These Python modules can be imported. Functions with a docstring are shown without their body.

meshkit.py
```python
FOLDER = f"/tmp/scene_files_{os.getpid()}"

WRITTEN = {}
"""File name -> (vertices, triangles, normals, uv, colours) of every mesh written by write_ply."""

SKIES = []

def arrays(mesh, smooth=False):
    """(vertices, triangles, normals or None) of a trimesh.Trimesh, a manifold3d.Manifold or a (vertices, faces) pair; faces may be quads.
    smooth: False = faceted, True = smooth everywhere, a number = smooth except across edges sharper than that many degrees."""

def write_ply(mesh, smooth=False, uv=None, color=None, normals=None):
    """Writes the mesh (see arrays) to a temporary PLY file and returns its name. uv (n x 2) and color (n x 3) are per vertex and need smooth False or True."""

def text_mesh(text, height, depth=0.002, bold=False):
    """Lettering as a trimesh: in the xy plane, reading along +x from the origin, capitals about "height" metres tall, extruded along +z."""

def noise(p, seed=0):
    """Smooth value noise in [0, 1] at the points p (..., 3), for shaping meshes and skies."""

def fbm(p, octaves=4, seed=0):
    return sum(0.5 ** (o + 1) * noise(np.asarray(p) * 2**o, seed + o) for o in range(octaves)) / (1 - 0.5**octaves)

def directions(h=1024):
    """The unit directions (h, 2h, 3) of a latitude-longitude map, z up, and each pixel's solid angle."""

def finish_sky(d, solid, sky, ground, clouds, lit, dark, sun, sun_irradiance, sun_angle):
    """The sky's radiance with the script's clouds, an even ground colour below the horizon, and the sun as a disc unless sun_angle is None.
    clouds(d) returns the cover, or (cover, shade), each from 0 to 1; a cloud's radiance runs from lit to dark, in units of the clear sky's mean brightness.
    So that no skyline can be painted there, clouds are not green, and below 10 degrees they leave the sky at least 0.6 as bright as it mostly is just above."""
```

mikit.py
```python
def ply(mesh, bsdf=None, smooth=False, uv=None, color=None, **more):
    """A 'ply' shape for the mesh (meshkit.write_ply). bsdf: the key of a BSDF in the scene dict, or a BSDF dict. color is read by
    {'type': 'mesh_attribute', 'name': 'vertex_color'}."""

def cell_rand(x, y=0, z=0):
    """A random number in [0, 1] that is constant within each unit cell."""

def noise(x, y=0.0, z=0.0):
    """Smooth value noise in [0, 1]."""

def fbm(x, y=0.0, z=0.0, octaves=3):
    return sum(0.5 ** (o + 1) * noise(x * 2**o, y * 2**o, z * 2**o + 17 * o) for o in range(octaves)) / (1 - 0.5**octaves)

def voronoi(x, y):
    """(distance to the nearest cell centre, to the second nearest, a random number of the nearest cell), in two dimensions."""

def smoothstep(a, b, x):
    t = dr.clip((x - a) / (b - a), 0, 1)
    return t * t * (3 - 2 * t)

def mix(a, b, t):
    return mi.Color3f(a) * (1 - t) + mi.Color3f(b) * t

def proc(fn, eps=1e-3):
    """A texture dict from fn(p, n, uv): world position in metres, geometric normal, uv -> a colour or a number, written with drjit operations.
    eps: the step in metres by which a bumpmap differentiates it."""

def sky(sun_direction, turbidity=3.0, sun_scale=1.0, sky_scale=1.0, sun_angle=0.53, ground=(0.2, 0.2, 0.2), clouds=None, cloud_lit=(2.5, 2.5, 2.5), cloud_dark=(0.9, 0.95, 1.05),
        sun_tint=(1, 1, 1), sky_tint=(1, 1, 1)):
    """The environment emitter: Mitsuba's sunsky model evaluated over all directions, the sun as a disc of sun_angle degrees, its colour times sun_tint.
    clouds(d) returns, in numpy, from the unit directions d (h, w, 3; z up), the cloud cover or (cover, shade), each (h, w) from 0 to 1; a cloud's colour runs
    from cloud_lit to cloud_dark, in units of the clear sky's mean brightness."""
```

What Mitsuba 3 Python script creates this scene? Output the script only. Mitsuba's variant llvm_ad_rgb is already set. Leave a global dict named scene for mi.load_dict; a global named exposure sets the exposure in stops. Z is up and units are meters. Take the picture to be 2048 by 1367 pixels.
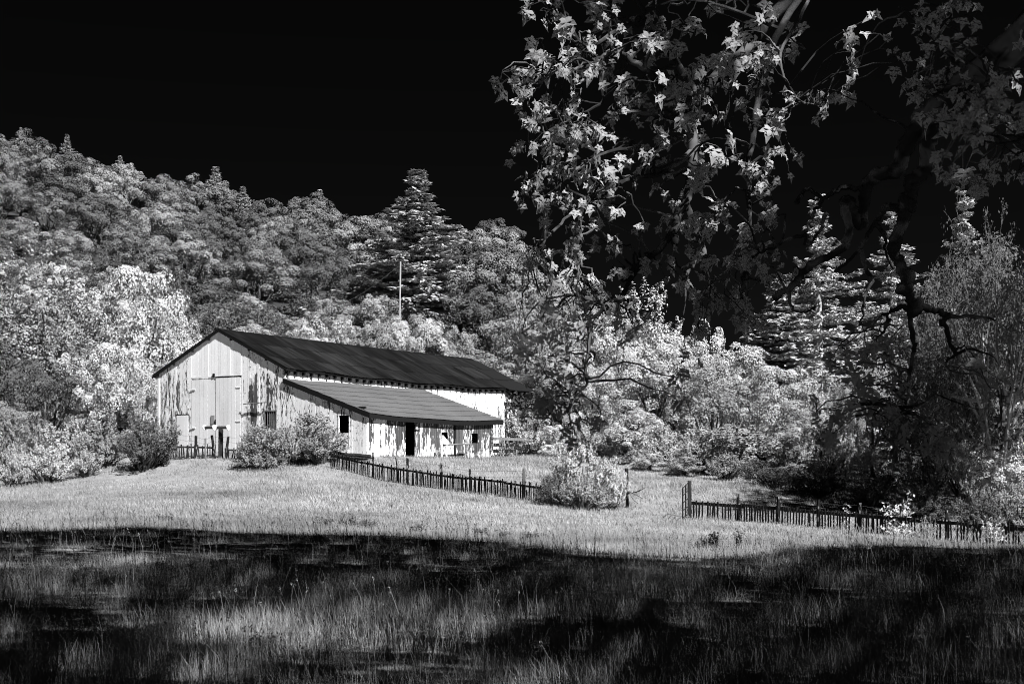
import math
import numpy as np
import drjit as dr
import mitsuba as mi
import mikit
import meshkit
from scipy.interpolate import RBFInterpolator
from scipy.spatial import cKDTree

T = mi.ScalarTransform4f
scene, labels = {}, {}

# ------------------------------------------------------------------ camera, sky, exposure
EYE = np.array([0.0, 0.0, 1.6])
F = 3000.0                                   # focal length in photograph pixels (photograph 2048 x 1367), horizon at row 950
scene['camera'] = {'type': 'perspective', 'fov': 2 * math.degrees(math.atan(1024 / F)), 'fov_axis': 'x',
                   'near_clip': 0.1, 'far_clip': 6000.0, 'principal_point_offset_y': -(950 - 683.5) / 1367,
                   'to_world': T().look_at(origin=EYE.tolist(), target=[0, 10, 1.6], up=[0, 0, 1])}
SUN_UP = math.radians(47)
SUN = np.array([0.643 * math.cos(SUN_UP), -0.766 * math.cos(SUN_UP), math.sin(SUN_UP)])
SUN /= np.linalg.norm(SUN)


def night_sky(d):          # infrared film: an almost black sky, a little paler towards the horizon all round
    e = np.clip(d[..., 2], 0, 1)
    return np.ones(d.shape[:2]), np.clip(1 - np.exp(-e * 7), 0, 1)


SKYLIGHT = 0.0034
scene['sky'] = mikit.sky(SUN.tolist(), turbidity=3, sun_scale=1.0, sky_scale=1.0, clouds=night_sky,
                         cloud_lit=(SKYLIGHT * 3.5,) * 3, cloud_dark=(SKYLIGHT * 0.35,) * 3, ground=(0.05, 0.05, 0.05), sun_tint=(0.819, 0.99, 1.343))
exposure = 3.35

# ------------------------------------------------------------------ helpers


def at(u, v, Y):
    """World point seen at photograph pixel (u, v) at depth Y."""
    return np.array([(u - 1024) / F * Y, Y, EYE[2] + (950 - v) / F * Y])


def free_key(name):
    if name not in scene and name not in labels:
        return name
    k = 1
    while f'{name}_{k:03d}' in scene or f'{name}_{k:03d}' in labels:
        k += 1
    return f'{name}_{k:03d}'


COUNT = {}


def numbered(full):
    n = COUNT.get(full, -1) + 1
    COUNT[full] = n
    return full if n == 0 else f'{full}_{n:03d}'


def thing(name, label, cat, group=None, kind=None):
    key = numbered(name)
    labels[key] = {'label': label, 'category': cat}
    if group:
        labels[key]['group'] = group
    if kind:
        labels[key]['kind'] = kind
    return key


def part(parent, name, shape, to_world=None, label=None, kind=None):
    key = numbered(f'{parent}__{name}')
    scene[key] = dict(shape) if to_world is None else {**shape, 'to_world': to_world}
    if label or kind:
        labels[key] = {}
        if label:
            labels[key]['label'] = label
        if kind:
            labels[key]['kind'] = kind
    return key


def single(name, shape, label, cat, group=None, kind=None, to_world=None):
    key = thing(name, label, cat, group, kind)
    scene[key] = dict(shape) if to_world is None else {**shape, 'to_world': to_world}
    return key


def join(meshes):
    vs, fs, at_ = [], [], 0
    for v, f in meshes:
        vs.append(v)
        fs.append(np.asarray(f) + at_)
        at_ += len(v)
    return np.vstack(vs), np.vstack(fs)


def tri(f):
    f = np.asarray(f)
    return np.vstack([f[:, [0, 1, 2]], f[:, [0, 2, 3]]])


def hexa(p):
    """Eight corners: bottom ring 0-3 counter-clockwise seen from above, top ring 4-7."""
    q = [[0, 3, 2, 1], [4, 5, 6, 7], [0, 1, 5, 4], [1, 2, 6, 5], [2, 3, 7, 6], [3, 0, 4, 7]]
    return np.asarray(p, float), tri(q)


def box(x0, x1, y0, y1, z0, z1):
    return hexa([[x0, y0, z0], [x1, y0, z0], [x1, y1, z0], [x0, y1, z0], [x0, y0, z1], [x1, y0, z1], [x1, y1, z1], [x0, y1, z1]])


def tube(points, radii, sides=8, caps=True):
    p = np.asarray(points, float)
    n = len(p)
    r = np.broadcast_to(np.asarray(radii, float), (n,))
    t = np.gradient(p, axis=0)
    t /= np.linalg.norm(t, axis=1, keepdims=True) + 1e-12
    a = np.cross(t[0], [0, 0, 1.0] if abs(t[0][2]) < .9 else [1.0, 0, 0])
    a /= np.linalg.norm(a)
    A = np.empty_like(p)
    for i in range(n):
        a = a - t[i] * (a @ t[i])
        a /= np.linalg.norm(a) + 1e-12
        A[i] = a
    B = np.cross(t, A)
    ang = np.arange(sides) * 2 * np.pi / sides
    v = p[:, None] + r[:, None, None] * (np.cos(ang)[None, :, None] * A[:, None] + np.sin(ang)[None, :, None] * B[:, None])
    i, j = np.meshgrid(np.arange(n - 1), np.arange(sides), indexing='ij')
    q = np.stack([i * sides + j, i * sides + (j + 1) % sides, (i + 1) * sides + (j + 1) % sides, (i + 1) * sides + j], -1).reshape(-1, 4)
    v = v.reshape(-1, 3)
    f = tri(q)
    if caps:
        v = np.vstack([v, p[0], p[-1]])
        k = np.arange(sides)
        f = np.vstack([f, np.stack([k, 0 * k + n * sides, (k + 1) % sides][::1], 1)[:, [1, 0, 2]][:, [0, 2, 1]],
                       np.stack([0 * k + n * sides + 1, (n - 1) * sides + k, (n - 1) * sides + (k + 1) % sides], 1)])
    return v, f


def smooth_path(points, n, rng=None, wobble=0.0):
    """Catmull-Rom resampling with an optional wobble."""
    p = np.asarray(points, float)
    if len(p) == 2:
        out = p[0] + np.linspace(0, 1, n)[:, None] * (p[1] - p[0])
    else:
        q = np.vstack([2 * p[0] - p[1], p, 2 * p[-1] - p[-2]])
        s = np.linspace(0, len(p) - 1 - 1e-6, n)
        i = s.astype(int)
        t = (s - i)[:, None]
        a, b, c, d = q[i], q[i + 1], q[i + 2], q[i + 3]
        out = 0.5 * (2 * b + (c - a) * t + (2 * a - 5 * b + 4 * c - d) * t ** 2 + (3 * b - 3 * c + d - a) * t ** 3)
    if rng is not None and wobble:
        w = rng.normal(0, wobble, out.shape)
        w[0] = w[-1] = 0
        out = out + w
    return out


def unit(v):
    return v / (np.linalg.norm(v, axis=-1, keepdims=True) + 1e-12)


def leaf_quads(c, n, size, rng, aspect=0.6, along=None):
    """Folded diamond leaves at c with normals n."""
    n = unit(n)
    a = rng.normal(size=c.shape) if along is None else along
    a = unit(a - n * (a * n).sum(1, keepdims=True))
    b = np.cross(n, a)
    L = np.broadcast_to(size, (len(c),))[:, None] * .5
    W = L * aspect
    v = np.stack([c - a * L, c + b * W + n * W * .35, c + a * L, c - b * W + n * W * .35], 1).reshape(-1, 3)
    k = np.arange(len(c))[:, None] * 4
    return v, np.vstack([k + [0, 1, 2], k + [0, 2, 3]])


# ------------------------------------------------------------------ materials (black-and-white infrared: every colour is a grey)


def two(reflectance):
    return {'type': 'twosided', 'bsdf': {'type': 'diffuse', 'reflectance': reflectance}}


def grey_proc(fn, eps=1e-3):
    return mikit.proc(fn, eps)


def leaf_tone(g, scale, spread):
    def fn(p, n, uv):
        r = mikit.cell_rand(p.x * scale, p.y * scale, p.z * scale)
        w = mikit.noise(p.x * .35, p.y * .35, p.z * .35)
        return mi.Color3f(g * (1 - spread * .5 + spread * r) * (.8 + .4 * w))
    return fn


def add_leaf(name, g, scale=4.0, spread=.6):
    scene[name] = two(grey_proc(leaf_tone(g, scale, spread)))


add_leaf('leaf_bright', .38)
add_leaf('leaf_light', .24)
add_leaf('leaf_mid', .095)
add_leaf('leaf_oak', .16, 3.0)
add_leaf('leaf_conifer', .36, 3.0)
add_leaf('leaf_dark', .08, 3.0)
scene['leaf_sycamore'] = {'type': 'principledthin', 'base_color': grey_proc(leaf_tone(.25, 1.7, .25)), 'roughness': .55, 'spec_trans': 0.0, 'diff_trans': .25, 'eta': 1.4}


def bark_fn(p, n, uv):
    w = mikit.fbm(p.x * 7, p.y * 7, p.z * 2.5, 3)
    return mi.Color3f(.035 + .09 * mikit.smoothstep(.42, .7, w))


def sycamore_bark_fn(p, n, uv):
    w = mikit.fbm(p.x * 6, p.y * 6, p.z * 6, 3)
    k = mikit.noise(p.x * 25, p.y * 25, p.z * 25)
    return mi.Color3f(.022 + .085 * mikit.smoothstep(.45, .6, w) * (.6 + .4 * k))


scene['bark'] = two(grey_proc(bark_fn))
scene['bark_sycamore'] = two(grey_proc(sycamore_bark_fn))
scene['bark_pale'] = two({'type': 'rgb', 'value': .30})
scene['twig_pale'] = two({'type': 'rgb', 'value': .11})


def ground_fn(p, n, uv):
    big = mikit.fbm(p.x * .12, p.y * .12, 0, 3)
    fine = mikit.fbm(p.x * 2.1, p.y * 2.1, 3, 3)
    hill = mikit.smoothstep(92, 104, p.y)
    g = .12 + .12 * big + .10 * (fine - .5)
    return mi.Color3f(g * (1 - hill) + .035 * hill)  # hill soil made near-black so gaps between trees read as shade


def grass_fn(p, n, uv):
    big = mikit.fbm(p.x * .16, p.y * .16, 0, 3)
    mid = mikit.noise(p.x * 1.3, p.y * 1.3, 5)
    r = mikit.cell_rand(p.x * 14, p.y * 14, 1)
    return mi.Color3f(.225 * (.40 + 1.2 * big) * (.7 + .6 * mid) * (.7 + .6 * r))


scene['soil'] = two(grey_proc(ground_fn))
scene['grass_blade'] = two(grey_proc(grass_fn))
scene['seed_head'] = two({'type': 'rgb', 'value': .2})
scene['weed_dark'] = two({'type': 'rgb', 'value': .05})

C0 = np.array([-12.0, 79.0])
R0 = np.array([.848, -.529]) / math.hypot(.848, .529)
D0 = np.array([R0[1] * -1, R0[0]])
BARN = T(np.array([[R0[0], D0[0], 0, C0[0]], [R0[1], D0[1], 0, C0[1]], [0, 0, 1, 0], [0, 0, 0, 1.0]]))


def barn_xy(lx, ly):
    return C0 + lx * R0 + ly * D0


def barn_local(p):
    x, y = p.x - float(C0[0]), p.y - float(C0[1])
    return x * float(R0[0]) + y * float(R0[1]), x * float(D0[0]) + y * float(D0[1])


def bump(x, c, w):
    return dr.exp(-dr.square((x - c) / w))


def peel_paint(p, base):
    lx, ly = barn_local(p)
    z = p.z
    gable = dr.select(ly < .12, mi.Float(1), mi.Float(0))
    lean = dr.select((lx > 5.3) & (ly >= .12), mi.Float(1), mi.Float(0))
    s = lx + ly
    plank = mikit.cell_rand(s / .235, gable * 7, 3)
    streak = mikit.fbm(s * 7.0, z * .85, 4, 4)
    fine = mikit.noise(s * 30, z * 6.5, 9)
    patchy = mikit.noise(s * 1.1, z * .7, 21)
    m_g = .30 * bump(lx, -2.25, .24) * mikit.smoothstep(3.3, 4.4, z) * mikit.smoothstep(6.9, 6.2, z) \
        + .36 * bump(lx, -1.95, .13) * mikit.smoothstep(4.2, 4.9, z) * mikit.smoothstep(7.3, 6.9, z) \
        + .27 * bump(lx, -1.05, .33) * mikit.smoothstep(3.2, 4.2, z) * mikit.smoothstep(7.4, 6.4, z) \
        + .17 * bump(lx, -7.9, .9) * mikit.smoothstep(8.4, 6.6, z) + .07 * mikit.smoothstep(-1.2, .4, lx) * mikit.smoothstep(5.6, 4.4, lx) * patchy
    m_g = m_g - .26 * mikit.smoothstep(-6.75, -6.55, lx) * mikit.smoothstep(-2.75, -2.95, lx)
    m_l = .14 + .24 * (patchy - .4) - .10 * mikit.smoothstep(3.3, 2.7, z) + .12 * mikit.smoothstep(2.2, 6.0, ly) + .10 * bump(ly, .2, .25) + .08 * bump(ly, 2.8, .5) - .12 * bump(ly, .9, .6)
    m_r = .0 + .05 * patchy + .22 * mikit.smoothstep(6.3, 5.4, z) * patchy
    m = gable * m_g + lean * m_l + (1 - gable) * (1 - lean) * m_r
    v = .52 * streak + .36 * fine + .15 * plank + m
    away = 1 - gable * mikit.smoothstep(-6.75, -6.55, lx) * mikit.smoothstep(-2.75, -2.95, lx)
    chip = mikit.smoothstep(.80, .85, mikit.noise(s * 24, z * 8, 31)) * mikit.smoothstep(.45, .6, mikit.noise(s * 2.2, z * 1.1, 33)) * away
    bare = dr.maximum(mikit.smoothstep(.64, .715, v), chip * .8)
    wood = .022 + .075 * mikit.noise(s * 42, z * 1.6, 2) * (.4 + mikit.noise(s * 9, z * .8, 4)) + .035 * plank
    white = base * (.90 + .13 * plank) * (.94 + .1 * mikit.noise(s * 3, z * 1.7, 6)) * (1 - .16 * mikit.smoothstep(.52, .66, v))
    return white * (1 - bare) + wood * bare


scene['barn_paint'] = two(grey_proc(lambda p, n, uv: mi.Color3f(peel_paint(p, .80))))
scene['barn_paint_door'] = two(grey_proc(lambda p, n, uv: mi.Color3f(.66 + .08 * mikit.cell_rand((barn_local(p)[0] + barn_local(p)[1]) / .3, 0, 2) - .10 * mikit.noise(p.x * 20, p.y * 20, p.z * 1.1) * mikit.smoothstep(.55, .8, mikit.noise(p.x * 3, p.y * 3, p.z * .8)))))
scene['white_paint'] = two({'type': 'rgb', 'value': .78})
scene['grey_tin'] = two({'type': 'rgb', 'value': .26})


def wood_dark_fn(p, n, uv):
    w = mikit.fbm(p.x * 30, p.y * 30, p.z * 4, 2)
    return mi.Color3f(.010 + .05 * w * w)


def wood_grey_fn(p, n, uv):
    w = mikit.fbm(p.x * 12, p.y * 12, p.z * 3, 3)
    return mi.Color3f(.06 + .16 * w)


scene['fence_wood'] = two(grey_proc(wood_dark_fn))
scene['post_wood'] = two(grey_proc(lambda p, n, uv: mi.Color3f(.015 + .22 * mikit.smoothstep(.55, .75, mikit.fbm(p.x * 16, p.y * 16, p.z * 5, 2)))))
scene['wood_grey'] = two(grey_proc(wood_grey_fn))
scene['wood_black'] = two({'type': 'rgb', 'value': .012})
scene['interior_dark'] = two({'type': 'rgb', 'value': .02})


def roof_tone(g):
    def fn(p, n, uv):
        lx, ly = barn_local(p)
        rust = mikit.fbm(ly * 1.4, lx * .5, 3, 3)
        line = mikit.noise(ly * 22, lx * 1.5, 1)
        return mi.Color3f(g * (.5 + .8 * rust) * (.35 + 1.3 * line))
    return fn


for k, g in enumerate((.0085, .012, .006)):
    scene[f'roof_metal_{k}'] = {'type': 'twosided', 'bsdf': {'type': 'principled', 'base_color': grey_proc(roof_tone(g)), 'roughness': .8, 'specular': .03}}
scene['roof_roll'] = two(grey_proc(lambda p, n, uv: mi.Color3f(.085 * (.86 + .28 * mikit.fbm(p.x * 9, p.y * 9, p.z * 9, 3)) * (.9 + .2 * mikit.noise(p.x * .8, p.y * .8, 2)))))
scene['wire_metal'] = two({'type': 'rgb', 'value': .05})
scene['pipe_rust'] = {'type': 'twosided', 'bsdf': {'type': 'principled', 'base_color': {'type': 'rgb', 'value': .03}, 'roughness': .5}}

# ------------------------------------------------------------------ terrain
CTRL = [(-10, 11, 0), (0, 11, 0), (10, 11, 0), (0, 0, 0), (0, -30, 0), (-40, 0, .1), (40, 0, -.5), (-12, 25, .05), (-5, 25, 0), (5, 25, -.05), (12, 25, -.25),
        (-40, 40, .4), (-15, 40, .18), (0, 40, 0), (10, 40, -.25), (22, 40, -.7), (45, 40, -1.0), (-60, 80, 1.8), (40, 62, -.5), (40, 80, .3), (60, 60, -.8)]
PX = [(660, 936, 73), (745, 956, 70.5), (816, 969, 68.5), (881, 978, 67), (960, 988, 65), (1047, 1000, 62.8), (1090, 1006, 61.8), (1378, 1036, 60), (1475, 1042, 58.5),
      (1560, 1049, 57), (1720, 1064, 54.5), (1893, 1080, 51.5), (2060, 1095, 49), (1300, 955, 75), (1200, 958, 73), (1400, 968, 70), (1700, 1030, 63), (1900, 1055, 60),
      (100, 1000, 60), (150, 955, 75), (20, 965, 75), (330, 932, 76), (400, 1000, 60), (350, 914, 77), (425, 914, 77.5), (495, 915, 77), (560, 915, 77.5), (640, 914, 77), (1024, 1040, 50),
      (600, 985, 62), (735, 913, 76), (800, 914, 78), (985, 916, 86), (900, 915, 82), (1100, 912, 88), (1150, 925, 84), (1250, 930, 82), (320, 912, 84), (1000, 935, 75), (900, 950, 72)]
pts = [tuple(c) for c in CTRL] + [tuple(at(*q)) for q in PX] + [(-17, 95, 2.8), (0, 95, 2.9), (-5, 90, 2.6), (12, 95, 2.6), (25, 95, 1.6), (40, 100, 1.2), (-40, 95, 3.0), (-15, 88, 2.6), (-9, 88, 2.6)]
pts = np.array(pts)
RBF = RBFInterpolator(pts[:, :2], pts[:, 2], kernel='thin_plate_spline', smoothing=.6)
RIDGE_U = np.array([-1500, -300, 0, 130, 250, 400, 500, 600, 700, 800, 900, 1000, 1060, 1150, 1250, 1400, 1600, 2048, 4000])
RIDGE_V = np.array([205, 215, 272, 292, 325, 375, 395, 402, 412, 425, 442, 470, 505, 575, 650, 730, 760, 760, 780])
DIST_U = np.array([-1500, 0, 500, 1000, 1250, 1500, 4000])
DIST_Y = np.array([270, 252, 232, 192, 172, 155, 150])


def ground(x, y):
    x, y = np.broadcast_arrays(np.asarray(x, float), np.asarray(y, float))
    sh = x.shape
    x, y = x.ravel(), y.ravel()
    xc, yc = np.clip(x, -60, 60), np.clip(y, -30, 104)
    near = np.clip(RBF(np.stack([xc, yc], 1)), -1.4, 3.4)
    u = 1024 + F * x / np.maximum(y, 60)
    yr = np.interp(u, DIST_U, DIST_Y)
    zr = EYE[2] + (950 - np.interp(u, RIDGE_U, RIDGE_V)) / F * yr - 6.3
    t = np.clip((y - 100) / (yr - 100), 0, 1)
    up = near + (zr - near) * t ** 1.05
    far = np.maximum(zr - .12 * np.maximum(y - yr - 12, 0), -2)
    z = np.where(y < 100, near, np.where(y < yr, up, far))
    return z.reshape(sh)


gx = np.concatenate([[-4000, -1500, -700, -400, -260], np.arange(-200, -60, 6), np.arange(-60, 60, 1.5), np.arange(60, 200, 6), [260, 400, 700, 1500, 4000]])
gy = np.concatenate([[-3000, -900, -300, -120], np.arange(-60, 4, 6), np.arange(4, 106, 1.5), np.arange(106, 300, 4), [320, 360, 420, 600, 1200, 4000]])
GX, GY = np.meshgrid(gx, gy, indexing='ij')
GZ = ground(GX, GY)
GZ = GZ + np.where(GY < 100, .05 * (meshkit.fbm(np.stack([GX * .5, GY * .5, 0 * GX], -1), 3) - .5) * 2, 0)
i, j = np.meshgrid(np.arange(len(gx) - 1), np.arange(len(gy) - 1), indexing='ij')
n_ = len(gy)
gq = np.stack([i * n_ + j, (i + 1) * n_ + j, (i + 1) * n_ + j + 1, i * n_ + j + 1], -1).reshape(-1, 4)
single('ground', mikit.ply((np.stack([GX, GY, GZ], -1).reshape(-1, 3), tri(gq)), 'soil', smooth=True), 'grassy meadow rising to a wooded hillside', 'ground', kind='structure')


def gz(x, y):
    return float(ground(np.array([x]), np.array([y]))[0])


# ------------------------------------------------------------------ barn
barn = thing('barn', 'long weathered white plank barn with dark metal roof and lean-to', 'barn')
rng = np.random.default_rng(11)
ZB = 2.25


def gable_top(x):
    return 9.40 - .472 * abs(x + 4.55)


def lean_top(x):
    return 6.60 - .345 * x


def plank_wall(parent, axis, c0, c1, width, top, openings, face, bsdf, names=('plank',), out=1.0, zb=ZB, jitter=.011, thick=.03):
    """A wall of upright planks. axis 'x': runs along local x at y = face (looking to -y); axis 'y': along local y at x = face (looking to +x)."""
    n = max(1, round((c1 - c0) / width))
    cuts = np.linspace(c0, c1, n + 1)
    cuts[1:-1] += rng.uniform(-.035, .035, n - 1)
    for (a, b, z0, z1) in openings:
        for e in (a, b):
            k = np.argmin(abs(cuts - e))
            if 0 < k < n:
                cuts[k] = e
    for k in range(n):
        a, b = cuts[k] + .006, cuts[k + 1] - .006
        if b - a < .03:
            continue
        zlo = zb
        segs = [(zlo, None)]
        for (oa, ob, z0, z1) in sorted(openings, key=lambda o: o[2]):
            if min(b, ob) - max(a, oa) > .02:
                lo, _ = segs.pop()
                if z0 > lo + .03:
                    segs.append((lo, z0))
                segs.append((z1, None))
        jj = rng.uniform(-jitter, jitter)
        for lo, hi in segs:
            ta = top(a) if hi is None else hi
            tb = top(b) if hi is None else hi
            if min(ta, tb) - lo < .03:
                continue
            if axis == 'x':
                f0, f1 = face - thick + jj, face + jj
                m = hexa([[a, f0, lo], [b, f0, lo], [b, f1, lo], [a, f1, lo], [a, f0, ta], [b, f0, tb], [b, f1, tb], [a, f1, ta]])
            else:
                f0, f1 = face + jj, face + thick + jj
                m = hexa([[f0, a, lo], [f1, a, lo], [f1, b, lo], [f0, b, lo], [f0, a, ta], [f1, a, ta], [f1, b, tb], [f0, b, tb]])
            part(parent, 'plank', mikit.ply(m, bsdf), BARN)


def bpart(parent, name, mesh, bsdf, label=None, smooth=False):
    return part(parent, name, mikit.ply(mesh, bsdf, smooth=smooth), BARN, label)


# gable wall with its openings (local x along the gable, corner of the main block at x = 0, lean-to to x = 5.5)
gw = numbered(f'{barn}__gable_wall')
big = (-6.59, -2.98, ZB, 6.86)
small = (-7.72, -6.82, ZB, 4.94)
win = (-1.32, -.55, 4.0, 4.97)
lwin = (3.70, 4.35, 3.77, 4.66)
hatch = (-6.59, -2.98, 6.90, 99)
plank_wall(gw, 'x', -9.1, 0.0, .235, gable_top, [big, small, win], 0.0, 'barn_paint')
plank_wall(gw, 'x', 0.0, 5.5, .235, lean_top, [lwin], 0.0, 'barn_paint')
bpart(barn, 'corner_board', box(-9.16, -9.04, -.05, .06, ZB, 7.06), 'barn_paint_door')
# inner lining keeps the barn dark behind the cracks
fr = bpart(barn, 'timber_frame', join([box(-9.0, -8.85, .05, .2, ZB, 7.0), box(-.2, -.05, .05, .2, ZB, 7.0), box(-6.75, -6.62, .04, .18, ZB, 8.2), box(-2.95, -2.82, .04, .18, ZB, 8.2),
                                      box(-9.0, 5.3, .06, .18, 4.98, 5.1), box(5.25, 5.38, .05, .18, ZB, 4.5)]), 'interior_dark')


def door_leaf(name, x0, x1, z0, z1, n, y=-.045, lab=None, bsdf='barn_paint_door'):
    d = numbered(f'{barn}__{name}')
    if lab:
        labels[d] = {'label': lab}
    e = np.linspace(x0, x1, n + 1)
    for k in range(n):
        jj = rng.uniform(-.005, .005)
        part(d, 'board', mikit.ply(box(e[k] + .005, e[k + 1] - .005, y - .03 + jj, y + jj, z0 + rng.uniform(-.02, .02), z1), bsdf), BARN)
    return d


dl = door_leaf('barn_door', -6.57, -4.80, ZB, 6.83, 6, -.02, 'left leaf of the tall double door')
drr = door_leaf('barn_door', -4.77, -3.0, ZB, 6.87, 6, -.06, 'right leaf of the tall double door, standing slightly proud')
hd = door_leaf('loft_panel', -6.57, -3.0, 6.92, 7.0, 1, -.02)
bpart(barn, 'door_track', box(-4.8, -2.95, -.10, -.03, 6.89, 6.95), 'wood_black')
for (x, z) in ((-6.6, 6.3), (-3.0, 6.32), (-6.6, 4.2), (-3.0, 4.5)):
    bpart(barn, 'hinge', box(x - .02, x + .32, -.10, -.07, z - .02, z + .02) if x < -5 else box(x - .32, x + .02, -.12, -.095, z - .02, z + .02), 'barn_paint_door')
bpart(barn, 'door_latch', box(-5.0, -4.86, -.10, -.05, 6.92, 7.12), 'wood_black')
door_leaf('side_door', -7.70, -6.84, ZB, 4.90, 3, -.03, 'narrow plain white door left of the double door')
bpart(barn, 'door_lintel', box(-7.78, -6.78, -.06, -.005, 4.91, 4.965), 'wood_black')
bpart(barn, 'tin_patch', box(-5.13, -4.86, -.085, -.06, 4.40, 4.86), 'grey_tin', 'small grey tin sheet nailed on the door')
bpart(barn, 'door_handle', box(-4.80, -4.75, -.13, -.08, 4.33, 4.62), 'wood_black')
bpart(barn, 'hanging_pole', tube([[-2.66, -.22, 5.40], [-1.9, -.2, 5.43], [-1.03, -.22, 5.46]], .03, 6), 'wood_grey')
bw = bpart(barn, 'barred_window', join([box(-1.40, -.47, -.05, .0, 4.98, 5.05), box(-1.36, -1.30, -.045, .0, 3.98, 4.98), box(-.55, -.49, -.045, .0, 3.98, 4.98)]), 'wood_grey')
for x in (-1.13, -.98, -.84, -.70):
    part(bw, 'bar', mikit.ply(box(x - .022, x + .022, -.03, -.005, 3.98, 4.98), 'wood_grey'), BARN)
bpart(barn, 'window_opening', join([box(3.64, 3.70, -.05, .02, 3.2, 4.72), box(4.35, 4.39, -.05, .02, 2.7, 4.70), box(3.64, 4.41, -.05, .02, 4.66, 4.72)]), 'barn_paint')
bpart(barn, 'trim_board', box(2.98, 3.03, -.045, -.002, ZB, 5.35), 'barn_paint')

# long lit side wall above and beyond the lean-to
mw = numbered(f'{barn}__side_wall')
plank_wall(mw, 'y', 0.0, 24.3, .25, lambda y: 7.10 - .12 * math.sin(math.pi * min(y / 24.3, 1)), [], 0.0, 'barn_paint')
bpart(barn, 'back_wall', join([box(-9.1, -.03, 24.2, 24.27, ZB, 7.1), hexa([[-9.1, 24.2, 7.1], [-.03, 24.2, 7.1], [-.03, 24.27, 7.1], [-9.1, 24.27, 7.1], [-4.6, 24.2, 9.3], [-4.5, 24.2, 9.3], [-4.5, 24.27, 9.3], [-4.6, 24.27, 9.3]]),
                              box(-9.13, -9.1, .02, 24.2, ZB, 7.0)]), 'wood_grey')
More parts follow.
